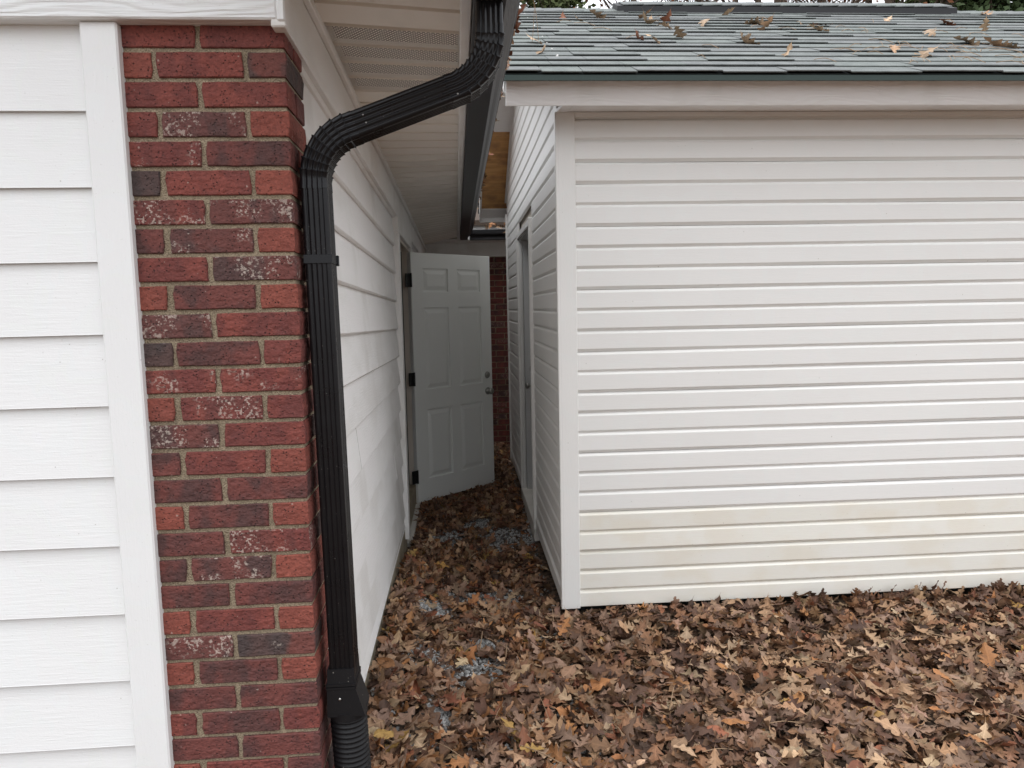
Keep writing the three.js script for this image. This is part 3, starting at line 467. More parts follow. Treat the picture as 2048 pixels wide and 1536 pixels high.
// --- rake overhang at the gable
const slopeBox = (x0, x1, d0, d1, o0, o1) => prism([[d0, o0], [d1, o0], [d1, o1], [d0, o1]], x0, x1, (a, b, t) => V(t, roofY(a) + b, -a), {});
parts('rake_soffit', [slopeBox(0.245, SX + 0.02, 3.42, RD, -0.075, -0.06), slopeBox(0.245, SX + 0.02, RD + 0.001, 6.545, -0.075, -0.06), slopeBox(0.245, SX + 0.02, 7.58, 7.716, -0.075, -0.06), slopeBox(SX - 0.014, SX + 0.012, RD + 0.001, 7.45, -0.10, -0.076), slopeBox(SX - 0.014, SX + 0.012, 3.62, RD, -0.10, -0.076)], M.paintedWood, shed);
parts('sheathing', [slopeBox(0.245, SX + 0.02, 6.55, 7.1, -0.07, -0.056), slopeBox(0.245, SX + 0.02, 7.104, 7.577, -0.07, -0.056)], M.ply, shed);
parts('rake_board', [slopeBox(0.225, 0.2445, 3.41, RD, -0.11, -0.008), slopeBox(0.225, 0.245, RD, 7.716, -0.11, -0.008), slopeBox(SR + 0.2, SR + 0.22, 3.325, RD, -0.11, -0.008), slopeBox(SR + 0.2, SR + 0.22, RD, 7.716, -0.11, -0.008)], M.paintedWood, shed);
// --- roof with shingles laid one by one
{
  const roof = holder('roof', shed);
  piece('roof_deck', mergeGeometries([slopeBox(0.215, SR + 0.24, 3.29, RD, -0.012, 0.0), slopeBox(0.215, SR + 0.24, RD, 7.75, -0.012, 0.012)]), M.deck, roof);
  piece('drip_edge', mergeGeometries([box(0.212, SR + 0.24, 0.976, 1.0005, -3.285, -3.278, { c: 0.001 }), slopeBox(0.21, 0.222, 3.29, RD, -0.03, 0.002)]), M.drip, roof);
  const ang = Math.atan(PITCH), E = 0.1435, r = rng(1234), geos = {}, rest = [];
  const tab = (w, t) => { const k = w + '_' + t; if (!geos[k]) { const off = [[0, 0], [0.13, 0.31]][Object.keys(geos).length % 2]; geos[k] = box(-w / 2 + 0.0012, w / 2 - 0.0012, 0, t, -0.175, 0, { c: 0.0012, off }); } return geos[k]; };
  const widths = [0.18, 0.24, 0.29, 0.33, 0.38];
  let count = 0;
  for (let c = 0; c < 18; c++) { const s = c * E; let x = 0.2, first = true;
    while (x < SR + 0.2) { const w = widths[Math.floor(r() * (first ? 5 : 4.999))], t = 0.006, lift = r() < 0.5 ? 0.0075 : 0.013, cx = x + w / 2; x += w; first = false;
      const d = 3.272 + s * Math.cos(ang), y = roofY(d) + lift, mat = M.shingles[Math.floor(r() * 5)], g = tab(w, t);
      if (d > RD + 0.01) continue;
      const vis = cx < 0.8 * d + 0.25;
      if (vis && count < 300) { const m = piece('shingle', g, mat, roof, [cx, y, -d], [ang - lift / 0.178, (r() - 0.5) * 0.006, 0]); count++; }
      else { const q = g.clone(); q.applyMatrix4(new THREE.Matrix4().makeRotationX(ang - lift / 0.178).setPosition(cx, y, -d)); rest.push(q); } } }
  tag(piece('shingle_field', mergeGeometries(rest), M.shingles[1], roof), null, null, null, 'stuff');
  // rear slope
  piece('rear_shingles', slopeBox(0.215, SR + 0.24, RD + 0.01, 7.76, 0.012, 0.02), M.shingles[2], roof);
  // caps along the ridge, raised over the vent
  for (let i = 0; i < 36; i++) { const x = 0.21 + i * 0.142; if (x > SR + 0.15) break; const v = x > 1.1 && x < 3.6 ? 0.05 : 0; const prof = [[RD - 0.15, -0.15 * PITCH + 0.011], [RD, 0.011], [RD + 0.15, -0.15 * PITCH + 0.011], [RD + 0.15, -0.15 * PITCH + 0.018], [RD, 0.018], [RD - 0.15, -0.15 * PITCH + 0.018]];
    piece('ridge_cap', prism(prof, x, x + 0.148, (a, b, t) => V(t, RY + b + v + (t - x) * 0.03, -a)), M.shingles[(i * 3) % 5], roof); }
  piece('ridge_vent', mergeGeometries([prism([[RD - 0.15, -0.15 * PITCH + 0.006], [RD - 0.148, -0.15 * PITCH + 0.058], [RD, 0.058], [RD, 0.006]], 1.165, 3.665, (a, b, t) => V(t, RY + b, -a)), prism([[RD + 0.15, -0.15 * PITCH + 0.006], [RD + 0.148, -0.15 * PITCH + 0.058], [RD, 0.058], [RD, 0.006]], 1.165, 3.665, (a, b, t) => V(t, RY + b, -a))]), M.vent, roof);
}
// --- doorway in the shed's side
parts('door_casing', [box(SX - 0.02, SX + 0.02, -1.53, 0.60, -4.975, -4.945, { c: 0.003, rot: true }), box(SX - 0.012, SX + 0.02, 0.555, 0.60, -6.05, -4.975, { c: 0.003 }), box(SX - 0.015, SX + 0.03, -1.5, 0.60, -6.08, -6.045, { c: 0.003, rot: true }), box(SX + 0.002, SX + 0.03, -1.5, 0.555, -6.045, -6.02, { c: 0.003, rot: true })], M.vinyl, shed);
parts('door_jamb', [box(SX + 0.03, SX + 0.13, -1.5, 0.575, -6.045, -5.985, { c: 0.002, rot: true }), box(SX + 0.03, SX + 0.13, -1.5, 0.575, -4.99, -4.955, { c: 0.002, rot: true }), box(SX + 0.0, SX + 0.13, 0.54, 0.58, -6.045, -4.96, { c: 0.002 })], M.shedDoor, shed);
{
  const D = holder('door', shed);
  piece('slab', box(SX + 0.087, SX + 0.125, -1.49, 0.54, -5.984, -4.992, { c: 0.002 }), M.shedDoor, D);
  const knob = lathe([[0, 0.062], [0.018, 0.061], [0.027, 0.052], [0.028, 0.042], [0.02, 0.032], [0.011, 0.026], [0.011, 0.012], [0.03, 0.008], [0.033, 0.0], [0, 0]]);
  piece('door_knob', knob, M.nickel, D, [SX + 0.086, -0.625, -5.915], [0, 0, Math.PI / 2]);
  piece('deadbolt', lathe([[0, 0.022], [0.016, 0.021], [0.024, 0.014], [0.028, 0.0], [0, 0]]), M.nickel, D, [SX + 0.086, -0.487, -5.915], [0, 0, Math.PI / 2]);
}
mesh('threshold', [box(SX - 0.015, SX + 0.13, GR - 0.02, -1.497, -6.04, -4.96, { c: 0.004 })], M.sill, shed);

// ================================================================ LEAVES
const LG = [];   // leaf shapes: midrib along +z from 0 to 1 (times size), lying in the xz plane
function leafGeo(kind, seed) {
  const r = rng(seed), N = kind === 'oval' ? 12 : kind === 'star' ? 0 : 22, p = [], uv = [], idx = [];
  const curl = mix(-1.7, 2.5, r()), bend = mix(-1.3, 1.4, r()), twist = mix(-1.2, 1.2, r()), wob = r() * 6, crk = mix(0.025, 0.06, r());
  const put = (x, z, u, v) => { // bend the flat leaf
    const s = x, cx = Math.abs(curl) > 0.01 ? Math.sin(s * curl * 2.2) / (curl * 2.2) : s, cy = Math.abs(curl) > 0.01 ? (1 - Math.cos(s * curl * 2.2)) / (curl * 2.2) : 0;
    const zz = z - 0.5, bz = Math.sin(zz * bend) / (bend || 1e-3), by = (1 - Math.cos(zz * bend)) / (bend || 1e-3); const tw = twist * zz, c = Math.cos(tw), sn = Math.sin(tw);
    const y = cy + crk * Math.sin(x * 13 + wob) * Math.cos(z * 9 + wob * 2);
    p.push(cx * c - y * sn, cx * sn + y * c + by, bz); uv.push(u, v); };
  if (kind === 'star') { // palmate leaf
    const lobes = 5, K = 40; put(0, 0.42, 0.5, 0.4);
    for (let i = 0; i <= K; i++) { const a = mix(-2.55, 2.55, i / K), q = (a / 1.16 + 10.5) % 1 - 0.5, sharp = Math.pow(1 - Math.abs(q) * 2, 1.3); const R = (0.16 + 0.36 * sharp) * (1 - 0.18 * Math.abs(a) / 2.55) * (1 + 0.16 * Math.sin(i * 2.6)); put(Math.sin(a) * R, 0.42 + Math.cos(a) * R, 0.5 + Math.sin(a) * R, 0.42 + Math.cos(a) * R); }
    for (let i = 1; i <= K; i++) idx.push(0, i, i + 1);
    const b = p.length / 3; put(-0.008, 0.44, 0.5, 0.1); put(0.008, 0.44, 0.5, 0.1); put(0, -0.2, 0.5, 0.1); idx.push(b, b + 1, b + 2);
  } else {
    const nl = 3.5 + Math.floor(r() * 2), deep = kind === 'oak' ? mix(0.62, 0.86, r()) : 0, wide = kind === 'oak' ? mix(0.25, 0.34, r()) : mix(0.24, 0.34, r()), asym = mix(-0.1, 0.1, r());
    const W = (t, s) => { const env = kind === 'oak' ? Math.pow(Math.sin(Math.PI * Math.min(1, Math.pow(t, 0.72))), 0.62) * (0.55 + 0.45 * step(0, 0.45, t)) : Math.pow(Math.sin(Math.PI * Math.pow(t, 0.8)), 0.75); const ph = (t * nl + (s > 0 ? 0.1 : 0) + asym) % 1, l = Math.pow(0.5 - 0.5 * Math.cos(6.2832 * ph), 0.7); return wide * env * (1 - deep + deep * l) * (kind === 'oval' ? 1 + 0.05 * Math.sin(t * 40) : 1); };
    for (let i = 0; i <= N; i++) { const t = i / N, tz = 0.02 + 0.98 * t; for (const s of [-1, -0.5, 0, 0.5, 1]) { const w = W(Math.min(0.999, t), s) * Math.abs(s) * Math.sign(s), fw = kind === 'oak' ? 0.62 * Math.abs(w) * (1 - t) : 0; put(w, tz + fw, 0.5 + w, tz); } }
    for (let i = 0; i < N; i++) for (let k = 0; k < 4; k++) { const a = i * 5 + k, b = a + 5; idx.push(a, b, a + 1, a + 1, b, b + 1); }
    const b = p.length / 3; put(-0.007, 0.03, 0.5, 0.1); put(0.007, 0.03, 0.5, 0.1); put(0.02, -0.16, 0.5, 0.1); idx.push(b, b + 1, b + 2);
  }
  const g = new THREE.BufferGeometry(); g.setAttribute('position', new THREE.Float32BufferAttribute(p, 3)); g.setAttribute('uv', new THREE.Float32BufferAttribute(uv, 2)); g.setIndex(idx); g.computeVertexNormals();
  g.computeBoundingBox(); const bb = g.boundingBox; g.translate(0, -(bb.min.y + bb.max.y) / 2, 0); return g;
}
for (let i = 0; i < 16; i++) LG.push({ kind: 'oak', g: leafGeo('oak', 3000 + i) });
for (let i = 0; i < 3; i++) LG.push({ kind: 'oval', g: leafGeo('oval', 3100 + i) });
for (let i = 0; i < 3; i++) LG.push({ kind: 'star', g: leafGeo('star', 3200 + i) });
const TONES = { // linear base colours of dry leaves
  tan: [0.36, 0.218, 0.125], mauve: [0.25, 0.152, 0.103], brown: [0.215, 0.108, 0.055], dark: [0.095, 0.046, 0.027], pale: [0.47, 0.325, 0.205], orange: [0.34, 0.15, 0.055], rust: [0.24, 0.09, 0.045], yellow: [0.4, 0.24, 0.07] };
const WORD = { tan: 'tan', mauve: 'grey brown', brown: 'brown', dark: 'dark brown', pale: 'pale buff', orange: 'orange', rust: 'rust red', yellow: 'yellow' };
function pickTone(q, k) { // q random, k: share of the warm tones
  if (q < k) return q < k * 0.5 ? 'orange' : q < k * 0.92 ? 'rust' : 'yellow';
  const t = (q - k) / (1 - k); return t < 0.25 ? 'tan' : t < 0.52 ? 'mauve' : t < 0.8 ? 'brown' : t < 0.94 ? 'dark' : 'pale';
}
const LEAVES = [];
const gravelHoles = [[0.31, -5.05, 0.24, 0.34], [-0.11, -5.08, 0.16, 0.2], [0.12, -3.95, 0.27, 0.13], [0.015, -3.13, 0.17, 0.15], [-0.18, -3.7, 0.12, 0.11], [0.08, -3.4, 0.09, 0.07], [-0.2, -3.2, 0.08, 0.06], [0.12, -5.4, 0.12, 0.16], [-0.12, -2.75, 0.07, 0.06]];
const inHole = (x, z) => { let m = 0; const nz = 0.7 * (fbm(x * 0.5 + 3, z * 0.5 + 9, 20, 20, 3, 77) - 0.5); for (const [a, b, c, d] of gravelHoles) m = Math.max(m, 1.12 - Math.hypot((x - a) / (c * 1.15), (z - b) / (d * 1.15))); return m + nz; };
{
  const r = rng(4242);
  const free = (x, z, m) => { if (z < -1.84 + m && x < -0.39 + m) return false; if (x > SX - 0.02 - m && z < SF + 0.01 + m && z > -7.8 && x < SR + 0.3) return false; if (z < -8.58) return false; if (Math.hypot(x + 0.32, z - DZ) < 0.07) return false; return true; };
  const scatter = (n, x0, x1, z0, z1, layers) => { for (let i = 0; i < n; i++) { const x = mix(x0, x1, r()), z = mix(z0, z1, r()), L = r(); const size = mix(0.07, 0.145, Math.pow(r(), 0.9)), k = Math.floor(r() * LG.length), tilt = [(r() - 0.5) * (r() < 0.25 ? 2.4 : 1.15), r() * 6.283, (r() - 0.5) * (r() < 0.25 ? 2.2 : 1.15)], q = r(), lum = mix(0.55, 1.38, r());
      if (!free(x, z, 0.01 + 0.1 * size)) continue; if (inHole(x, z) > 0.1 + 1.1 * r() * r()) continue;
      const alley = x < 0.5 && z < -2.2; let kk = k; if (LG[k].kind !== 'oak' && q > 0.3 && !alley) kk = Math.floor(q * 15.9);
      const tone = pickTone(q, alley ? (LG[kk].kind === 'oak' ? 0.12 : 0.42) : (LG[kk].kind === 'oak' ? 0.035 : 0.16));
      LEAVES.push({ x, z, y: groundY(x, z) + 0.008 + L * layers, L, size: size * (LG[kk].kind === 'oak' ? 1.08 : 0.82), k: kk, tilt, tone, lum }); } };
  scatter(13000, -0.55, 5.6, -3.7, -1.75, 0.06);
  scatter(1500, -1.6, 5.6, -1.75, -0.6, 0.05);
  scatter(5200, -0.4, 0.5, -8.6, -3.5, 0.034);
  // a drift against the foot of the shed wall
  for (let i = 0; i < 110; i++) { const x = 1.5 + r() * 1.7 + (r() - 0.5) * 0.5, z = SF + 0.035 + r() * 0.07; LEAVES.push({ x, z, y: groundY(x, z) + 0.035 + r() * 0.055, L: 1, size: mix(0.07, 0.13, r()), k: Math.floor(r() * 16), tilt: [-0.5 - r() * 0.9, (r() - 0.5) * 2, (r() - 0.5) * 1.2], tone: pickTone(r(), 0.04), lum: mix(0.8, 1.2, r()) }); }
  // and along the house wall
  for (let i = 0; i < 120; i++) { const z = -2.1 - r() * 2.6, x = -0.345 + r() * 0.06; LEAVES.push({ x, z, y: groundY(x, z) + 0.03 + r() * 0.05, L: 1, size: mix(0.06, 0.11, r()), k: Math.floor(r() * LG.length), tilt: [(r() - 0.5) * 1.4, r() * 6.28, -0.4 - r() * 0.7], tone: pickTone(r(), 0.25), lum: mix(0.75, 1.2, r()) }); }
}
const jig = (tone, lum, i) => { const c = TONES[tone], r = rng(i * 31 + 5), a = 1 + (r() - 0.5) * 0.16, b = 1 + (r() - 0.5) * 0.12; return [c[0] * lum * a, c[1] * lum, c[2] * lum * b]; };
const tints = {};
const leafMat = (tone, v = 0) => { const k = tone + v; if (!tints[k]) { tints[k] = M.leaf.clone(); const l = [0.74, 1.0, 1.2][v]; tints[k].color = rgb(...TONES[tone].map((x) => x * l)); } return tints[k]; };
{ // the three hundred leaves that show largest are things of their own; the rest is one mass
  const inv = camera.matrixWorldInverse.copy(camera.matrixWorld).invert(), f = 1 / Math.tan(55.11 * Math.PI / 360), q = V(0, 0, 0);
  for (const l of LEAVES) { q.set(l.x, l.y, l.z).applyMatrix4(inv); const px = q.x / -q.z * f / (4 / 3), py = q.y / -q.z * f; l.score = Math.abs(px) < 0.96 && Math.abs(py) < 0.95 && l.L > 0.86 ? l.size / -q.z : 0; }
  const order = LEAVES.map((l, i) => i).sort((a, b) => LEAVES[b].score - LEAVES[a].score), own = new Set(order.slice(0, 290));
  const KIND = { oak: 'lobed oak leaf', oval: 'oval leaf', star: 'pointed maple leaf' }, NM = { oak: 'oak_leaf', oval: 'oval_leaf', star: 'maple_leaf' };
  for (const i of order.slice(0, 290)) { const l = LEAVES[i], kd = LG[l.k].kind, m = cast(new THREE.Mesh(LG[l.k].g, leafMat(l.tone, i % 3))); m.name = numbered(NM[kd]); m.position.set(l.x, l.y + 0.004, l.z); m.rotation.set(l.tilt[0] * 0.8, l.tilt[1], l.tilt[2] * 0.8, 'YXZ'); m.scale.setScalar(l.size);
    const where = l.x < 0 && l.z < -2.6 ? 'in the passage mouth by the house wall' : l.x < 0.05 ? 'beside the corrugated drain pipe' : l.z < -3.1 ? (l.x < 0.9 ? 'under the shed corner' : l.x < 2 ? 'close to the shed wall' : 'by the wall at the right edge') : l.z < -2.65 ? (l.x < 0.7 ? 'in the middle of the litter' : 'right of middle') : l.x < 0.7 ? 'at the bottom centre' : l.x < 1.25 ? 'at the bottom, right of centre' : 'in the bottom right corner', how = l.size > 0.125 ? 'large' : l.size < 0.1 ? 'small' : 'medium', pose = Math.abs(l.tilt[0]) + Math.abs(l.tilt[2]) > 0.8 ? 'upturned' : 'flat';
    tag(m, `${how} ${pose} ${WORD[l.tone]} ${KIND[kd]} ${where}`, 'leaf', `fallen leaves ${where}`); scene.add(m); }
  const heap = new THREE.Group(); heap.name = 'leaf_litter'; tag(heap, 'deep brown litter of fallen leaves covering the ground', null, null, 'stuff'); scene.add(heap);
  LG.forEach(({ g }, k) => { const list = LEAVES.map((l, i) => [l, i]).filter(([l, i]) => l.k === k && !own.has(i)); const im = cast(new THREE.InstancedMesh(g, M.leaf, list.length)); im.name = 'leaf_layer'; const o = new THREE.Object3D(); o.rotation.order = 'YXZ';
    list.forEach(([l, i], n) => { o.position.set(l.x, l.y, l.z); o.rotation.set(l.tilt[0], l.tilt[1], l.tilt[2]); o.scale.setScalar(l.size); o.updateMatrix(); im.setMatrixAt(n, o.matrix); im.setColorAt(n, rgb(...jig(l.tone, l.lum, i))); }); heap.add(im); });
}
{ // twigs lying in the litter
  const r = rng(919), tw = [];
  for (let i = 0; i < 90; i++) { const x = mix(-0.3, 3.4, r()), z = i < 60 ? mix(-3.5, -2.1, r()) : mix(-6, -2.4, r()); if (z < -3.5 && (x > 0.42 || x < -0.3)) continue; const a = r() * 6.28, L = 0.05 + r() * 0.16, y = groundY(x, z) + 0.066, d = V(Math.cos(a) * L, (r() - 0.4) * 0.03, Math.sin(a) * L); if (z < -3.4 && x + d.x > 0.46) continue; tw.push(new THREE.TubeGeometry(new THREE.CatmullRomCurve3([V(x, y, z), V(x, y + 0.008, z).addScaledVector(d, 0.5), V(x, y, z).add(d)]), 4, 0.0012 + 0.0012 * r(), 5)); }
  const m = cast(new THREE.Mesh(mergeGeometries(tw), M.twig)); m.name = 'litter_twigs'; tag(m, 'thin dry twigs lying among the fallen leaves', null, null, 'stuff'); scene.add(m);
}
{ // gravel of the passage
  const r = rng(515), geos = []; for (let v = 0; v < 4; v++) { const g = new THREE.IcosahedronGeometry(1, 0), p = g.attributes.position, seen = {}; for (let i = 0; i < p.count; i++) { const k = [p.getX(i), p.getY(i), p.getZ(i)].map((x) => x.toFixed(3)).join(); seen[k] = seen[k] || [0.65 + r() * 0.6, 0.5 + r() * 0.4, 0.65 + r() * 0.6]; p.setXYZ(i, p.getX(i) * seen[k][0], p.getY(i) * seen[k][1], p.getZ(i) * seen[k][2]); } g.computeVertexNormals(); geos.push(g); }
  const grav = new THREE.Group(); grav.name = 'gravel'; tag(grav, 'pale grey crushed gravel showing through the leaves', null, null, 'stuff'); scene.add(grav);
  for (const g of geos) { const n = 4200, im = cast(new THREE.InstancedMesh(g, M.stone, n)); im.name = 'gravel_stones'; const o = new THREE.Object3D();
    for (let i = 0; i < n; i++) { let x, z; if (r() < 0.62) { const [a, b, c, d] = gravelHoles[Math.floor(r() * gravelHoles.length)]; x = a + (r() - 0.5) * 2.2 * c; z = b + (r() - 0.5) * 2.2 * d; } else { x = mix(-0.38, 0.47, r()); z = mix(-8.5, -2.4, r()); }
      if (x > 0.46) x = 0.46; const s = mix(0.005, 0.0145, r() * r() + 0.1 * r()); o.position.set(x, groundY(x, z) + 0.004 + r() * 0.006, z); o.rotation.set(r() * 6, r() * 6, r() * 6); o.scale.setScalar(s); o.updateMatrix(); im.setMatrixAt(i, o.matrix);
      const l = mix(0.07, 0.5, r()); im.setColorAt(i, rgb(l, l * 0.985, l * 0.95)); }
    grav.add(im); }
}
{ // leaves lying on the shed roof
  const spots2 = [[0.97, -4.99], [0.86, -4.89], [1.24, -5.0], [1.25, -4.77], [1.37, -4.86], [1.28, -4.56], [1.58, -4.71], [1.9, -5.23], [1.88, -4.53], [1.92, -4.75], [2.35, -4.74], [2.2, -4.46], [1.6, -4.02], [1.61, -3.64], [2.26, -3.79], [2.8, -4.33], [3.22, -4.79], [3.29, -4.54], [2.83, -4.03], [2.94, -4.05], [2.94, -3.95], [2.98, -3.92], [1.05, -4.11], [1.07, -4.01], [1.26, -4.18], [0.44, -4.0], [3.84, -5.3], [2.34, -3.65], [0.74, -4.98], [2.92, -4.97], [0.42, -3.7], [1.3, -4.9]];
  const r = rng(616), tones = ['pale', 'pale', 'tan', 'pale', 'rust', 'pale'];
  spots2.forEach(([x, z], i) => { const tone = tones[i % 6], m = cast(new THREE.Mesh(LG[(i * 5) % 9].g, leafMat(tone, i % 3))); m.name = numbered('roof_leaf'); m.position.set(x, roofY(-z) + 0.026, z); m.rotation.set(0.3 + r() * 0.5, r() * 6.28, (r() - 0.5) * 0.9, 'YXZ'); m.scale.setScalar(mix(0.12, 0.19, r()));
    tag(m, `curled ${WORD[tone]} oak leaf lying on the grey shingle roof`, 'leaf', `${WORD[tone]} leaves scattered on the roof`); scene.add(m); });
  // twigs and pine needles
  const tw = [];
  for (let i = 0; i < 70; i++) { const x = i < 34 ? 2.0 + r() * 0.9 : 0.5 + r() * 3.2, z = i < 34 ? -3.45 - r() * 0.5 : -3.5 - r() * 1.6, a = r() * 6.28, L = 0.04 + r() * 0.12, y = roofY(-z) + 0.018; const d = V(Math.cos(a) * L, 0, Math.sin(a) * L); d.y = -d.z * PITCH; const c = new THREE.CatmullRomCurve3([V(x, y, z), V(x, y + 0.012, z).addScaledVector(d, 0.5), V(x, y, z).add(d)]); tw.push(new THREE.TubeGeometry(c, 4, 0.0014, 4)); }
  const m = cast(new THREE.Mesh(mergeGeometries(tw), M.twig)); m.name = 'fallen_twigs'; tag(m, 'thin dry twigs and needles strewn on the shingles', null, null, 'stuff'); scene.add(m);
}
{ // leaves caught in the gutters, and two hanging needles
  const r = rng(717); let n = 0;
  for (let i = 0; i < 46; i++) { const z = i < 12 ? -1.95 - r() * 0.75 : -2.6 - r() * 5.3, x = 0.182 - 0.005 * (-z - 2) + (r() - 0.5) * 0.03, tone = ['rust', 'brown', 'tan', 'pale'][Math.floor(r() * 4)], m = cast(new THREE.Mesh(LG[Math.floor(r() * 15)].g, leafMat(tone, i % 3))); m.name = numbered('gutter_leaf'); m.position.set(x, 0.858 + r() * 0.018, z); m.rotation.set((r() - 0.5) * 2, r() * 6.28, (r() - 0.5) * 1.8, 'YXZ'); m.scale.setScalar(mix(0.045, 0.085, r()) * (i < 12 ? 1.35 : 1));
    tag(m, `${WORD[tone]} leaf scrap poking over the lip of the long gutter`, 'leaf', `${WORD[tone]} leaves along the long gutter`); scene.add(m); }
  for (let i = 0; i < 34; i++) { const x = 0.3 + Math.pow(r(), 0.8) * 0.75, z = -8.1 + (r() - 0.5) * 0.07, tone = ['tan', 'pale', 'tan', 'orange'][Math.floor(r() * 4)], m = cast(new THREE.Mesh(LG[Math.floor(r() * 15)].g, leafMat(tone, i % 3))); m.name = numbered('gutter_leaf'); m.position.set(x, 0.86 + r() * 0.05 + (i === 3 ? -0.05 : 0), z); m.rotation.set((r() - 0.5) * 2, r() * 6.28, (r() - 0.5) * 1.8, 'YXZ'); m.scale.setScalar(mix(0.06, 0.11, r()));
    tag(m, `${WORD[tone]} leaf heaped in the short far gutter`, 'leaf', `${WORD[tone]} leaves in the far gutter`); scene.add(m); }
  const nd = thing('pine_needles', 'thin pine needle pair hanging from the gutter lip', 'needles', [0.2, 0.85, -2.2]);
  for (const [a, b] of [[0.012, -0.1], [-0.006, -0.105]]) mesh('needle', new THREE.TubeGeometry(new THREE.CatmullRomCurve3([V(0.19, 0.868, -2.08), V(0.2365, 0.872, -2.2), V(0.238 + a * 0.5, 0.82, -2.2), V(0.236 + a, 0.868 + b, -2.2)]), 12, 0.0007, 4), M.twig, nd);
}

// ================================================================ TREES BEHIND THE SHED
function limb(p0, p1, r0, r1, seg = 6) { const c = new THREE.CatmullRomCurve3([p0, p0.clone().lerp(p1, 0.5).add(V((Math.sin(p0.x * 31 + p1.z * 17)) * 0.04 * p0.distanceTo(p1), 0, 0)), p1]); const g = new THREE.TubeGeometry(c, 4, 1, seg, false), p = g.attributes.position, R = seg + 1; for (let i = 0; i < p.count; i++) { const t = Math.floor(i / R) / 4, q = c.getPointAt(t), k = mix(r0, r1, t); p.setXYZ(i, q.x + (p.getX(i) - q.x) * k, q.y + (p.getY(i) - q.y) * k, q.z + (p.getZ(i) - q.z) * k); } g.computeVertexNormals(); const uv = g.attributes.uv; for (let i = 0; i < uv.count; i++) uv.setXY(i, uv.getY(i), uv.getX(i) * p0.distanceTo(p1)); return g; }
function leafBits(list, size, r) { const p = [], n = []; for (const c of list) { const a = V(r() - 0.5, r() - 0.5, r() - 0.5).normalize().multiplyScalar(size * (0.6 + 0.8 * r())), b = V(r() - 0.5, r() - 0.5, r() - 0.5).cross(a).normalize().multiplyScalar(size * 0.34); const q = c.clone().add(a), s = c.clone().addScaledVector(a, 0.5).add(b), t = c.clone().addScaledVector(a, 0.5).sub(b); const N = b.clone().cross(a).normalize(); for (const w of [c, s, q, c, q, t]) { p.push(w.x, w.y, w.z); n.push(N.x, N.y, N.z); } } const g = new THREE.BufferGeometry(); g.setAttribute('position', new THREE.Float32BufferAttribute(p, 3)); g.setAttribute('normal', new THREE.Float32BufferAttribute(n, 3)); return g; }
function bareTree(x, z, h, rad, rust, label, seed) {
  const r = rng(seed), t = thing('bare_tree', label, 'tree', [x, GR, z], 'trees standing behind the shed'), tips = [], wood = [];
  const top = V(x + (r() - 0.5) * 0.6, GR + h, z + (r() - 0.5) * 0.6), foot = V(x, GR - 0.1, z); mesh('trunk', limb(foot, top, rad, rad * 0.18, 10), M.bark, t);
  const grow = (p, d, L, R, lev) => { const q = p.clone().addScaledVector(d, L); wood.push(limb(p, q, R, R * 0.45, lev > 1 ? 3 : 5)); tips.push(q); if (lev < 3) for (let i = 0; i < (lev === 0 ? 5 : 4); i++) { const f = 0.3 + 0.7 * r(), e = d.clone().add(V(r() - 0.5, (r() - 0.35) * 0.9, r() - 0.5).multiplyScalar(1.3)).normalize(); grow(p.clone().lerp(q, f), e, L * (0.42 + 0.25 * r()), R * 0.5, lev + 1); } };
  for (let i = 0; i < 12; i++) { const f = 0.26 + 0.7 * i / 12, a = i * 2.4 + r(), p = foot.clone().lerp(top, f); grow(p, V(Math.cos(a), 0.45 + 0.5 * r(), Math.sin(a)).normalize(), h * 0.2 * (1.25 - f), rad * 0.34 * (1.2 - f), 0); }
  const crown = mesh('crown', mergeGeometries(wood), M.bark, t);
  if (rust) { const pts = []; for (let i = 0; i < rust; i++) { const c = tips[Math.floor(r() * tips.length)]; pts.push(c.clone().add(V(r() - 0.5, r() - 0.5, r() - 0.5).multiplyScalar(0.5))); } mesh('leaves', leafBits(pts, 0.1, r), M.rust, crown); }
}
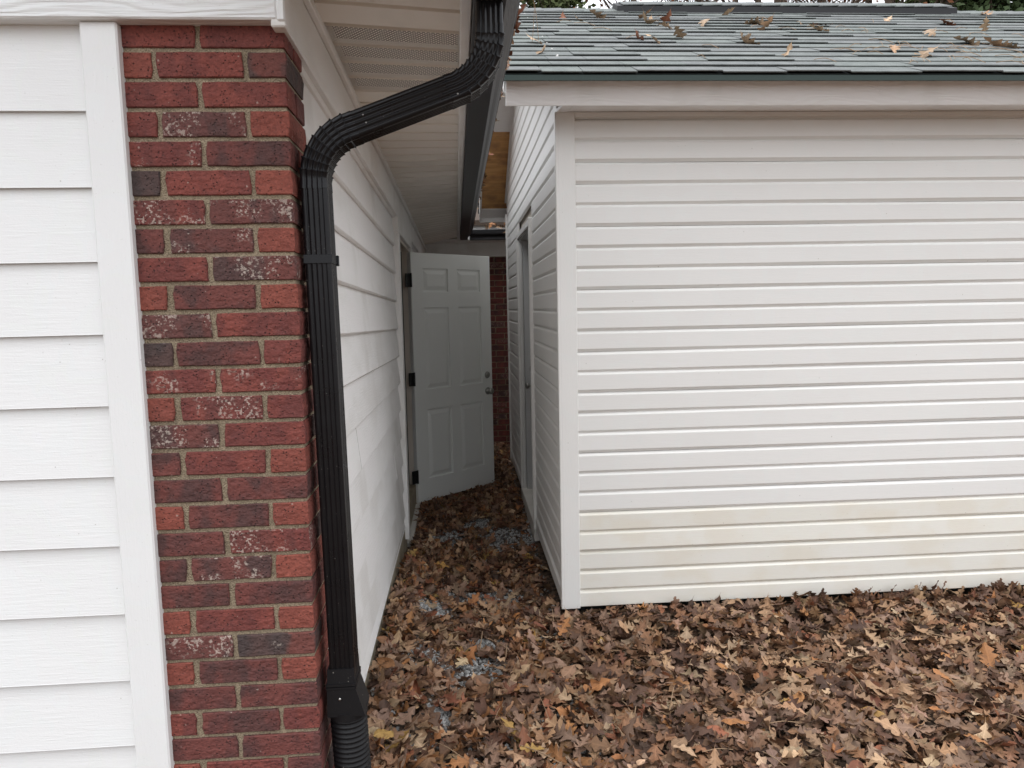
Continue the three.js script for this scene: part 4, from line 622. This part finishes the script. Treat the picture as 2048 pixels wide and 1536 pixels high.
function evergreen(x, z, h, rad, light, label, seed) {
  const r = rng(seed), t = thing('evergreen_tree', label, 'tree', [x, GR, z], 'trees standing behind the shed'), top = V(x, GR + h, z); mesh('trunk', limb(V(x, GR - 0.1, z), top, 0.16, 0.03, 8), M.bark, t);
  const wood = [], pts = [];
  for (let i = 0; i < 90; i++) { const f = 0.16 + 0.82 * i / 90, a = i * 2.4, y = GR + h * f, L = rad * Math.pow(1 - f, 0.5) * (0.65 + 0.5 * r()) + 0.25, p = V(x, y, z), q = V(x + Math.cos(a) * L, y + (r() - 0.25) * 0.7, z + Math.sin(a) * L); wood.push(limb(p, q, 0.03, 0.006, 4)); for (let k = 0; k < 9; k++) { const c = p.clone().lerp(q, 0.35 + 0.68 * r()).add(V(r() - 0.5, r() - 0.5, r() - 0.5).multiplyScalar(0.4)); for (let m = 0; m < 22; m++) pts.push(c.clone().add(V(r() - 0.5, r() - 0.6, r() - 0.5).multiplyScalar(0.42))); } }
  const crown = mesh('crown', leafBits(pts, 0.13, r), light ? M.needleLight : M.needle, t); mesh('branches', mergeGeometries(wood), M.bark, crown);
}
const T = [ // bearing (x per metre of depth), depth, height, trunk radius, leaves, label
  [0.208, 15, 12, 0.11, 0, 'slim bare tree left of the ridge vent'], [0.308, 14.5, 13, 0.15, 700, 'brown trunked tree above the left third of the vent'], [0.352, 21, 14, 0.12, 500, 'thin far tree right of the brown trunked one'], [0.383, 17, 13, 0.1, 800, 'slender tree with rusty leaves near mid vent'], [0.405, 15.5, 13, 0.13, 600, 'straight brown trunk just right of the slender tree'],
  [0.455, 15, 14, 0.2, 1300, 'broad rusty trunked tree right of mid ridge vent'], [0.484, 17, 14, 0.2, 0, 'thick grey trunk beside the broad rusty tree'], [0.52, 24, 14, 0.13, 200, 'far bare tree between two thick trunks'], [0.552, 17, 14, 0.14, 0, 'grey trunk, first of three close together'], [0.568, 16, 14, 0.18, 500, 'brown trunk, middle one of three close together'], [0.585, 17.5, 15, 0.22, 0, 'thickest trunk, last of three close together'], [0.612, 18, 13, 0.12, 900, 'rusty leaved tree beside the evergreens']];
T.forEach(([b, d, h, rad, n, label], i) => bareTree(b * d, -d, h, rad, n, label, 8000 + i));
evergreen(0.128 * 17, -17, 9.5, 1.15, true, 'green tree seen at the left end of the roof ridge', 8101);
evergreen(0.655 * 16, -16, 9.5, 1.2, true, 'light green tree, leftmost of the right hand evergreens', 8102);
evergreen(0.715 * 15, -15, 10, 1.3, false, 'dark evergreen, second from the right edge', 8103);
evergreen(0.785 * 15.5, -15.5, 10, 1.35, false, 'dark evergreen at the right edge of the view', 8104);

// ---------------------------------------------------------------- raise everything so that the ground lies at zero
for (const o of scene.children) if (!o.isLight) o.position.y += EYE;
camera.position.y += EYE;
renderer.render(scene, camera);
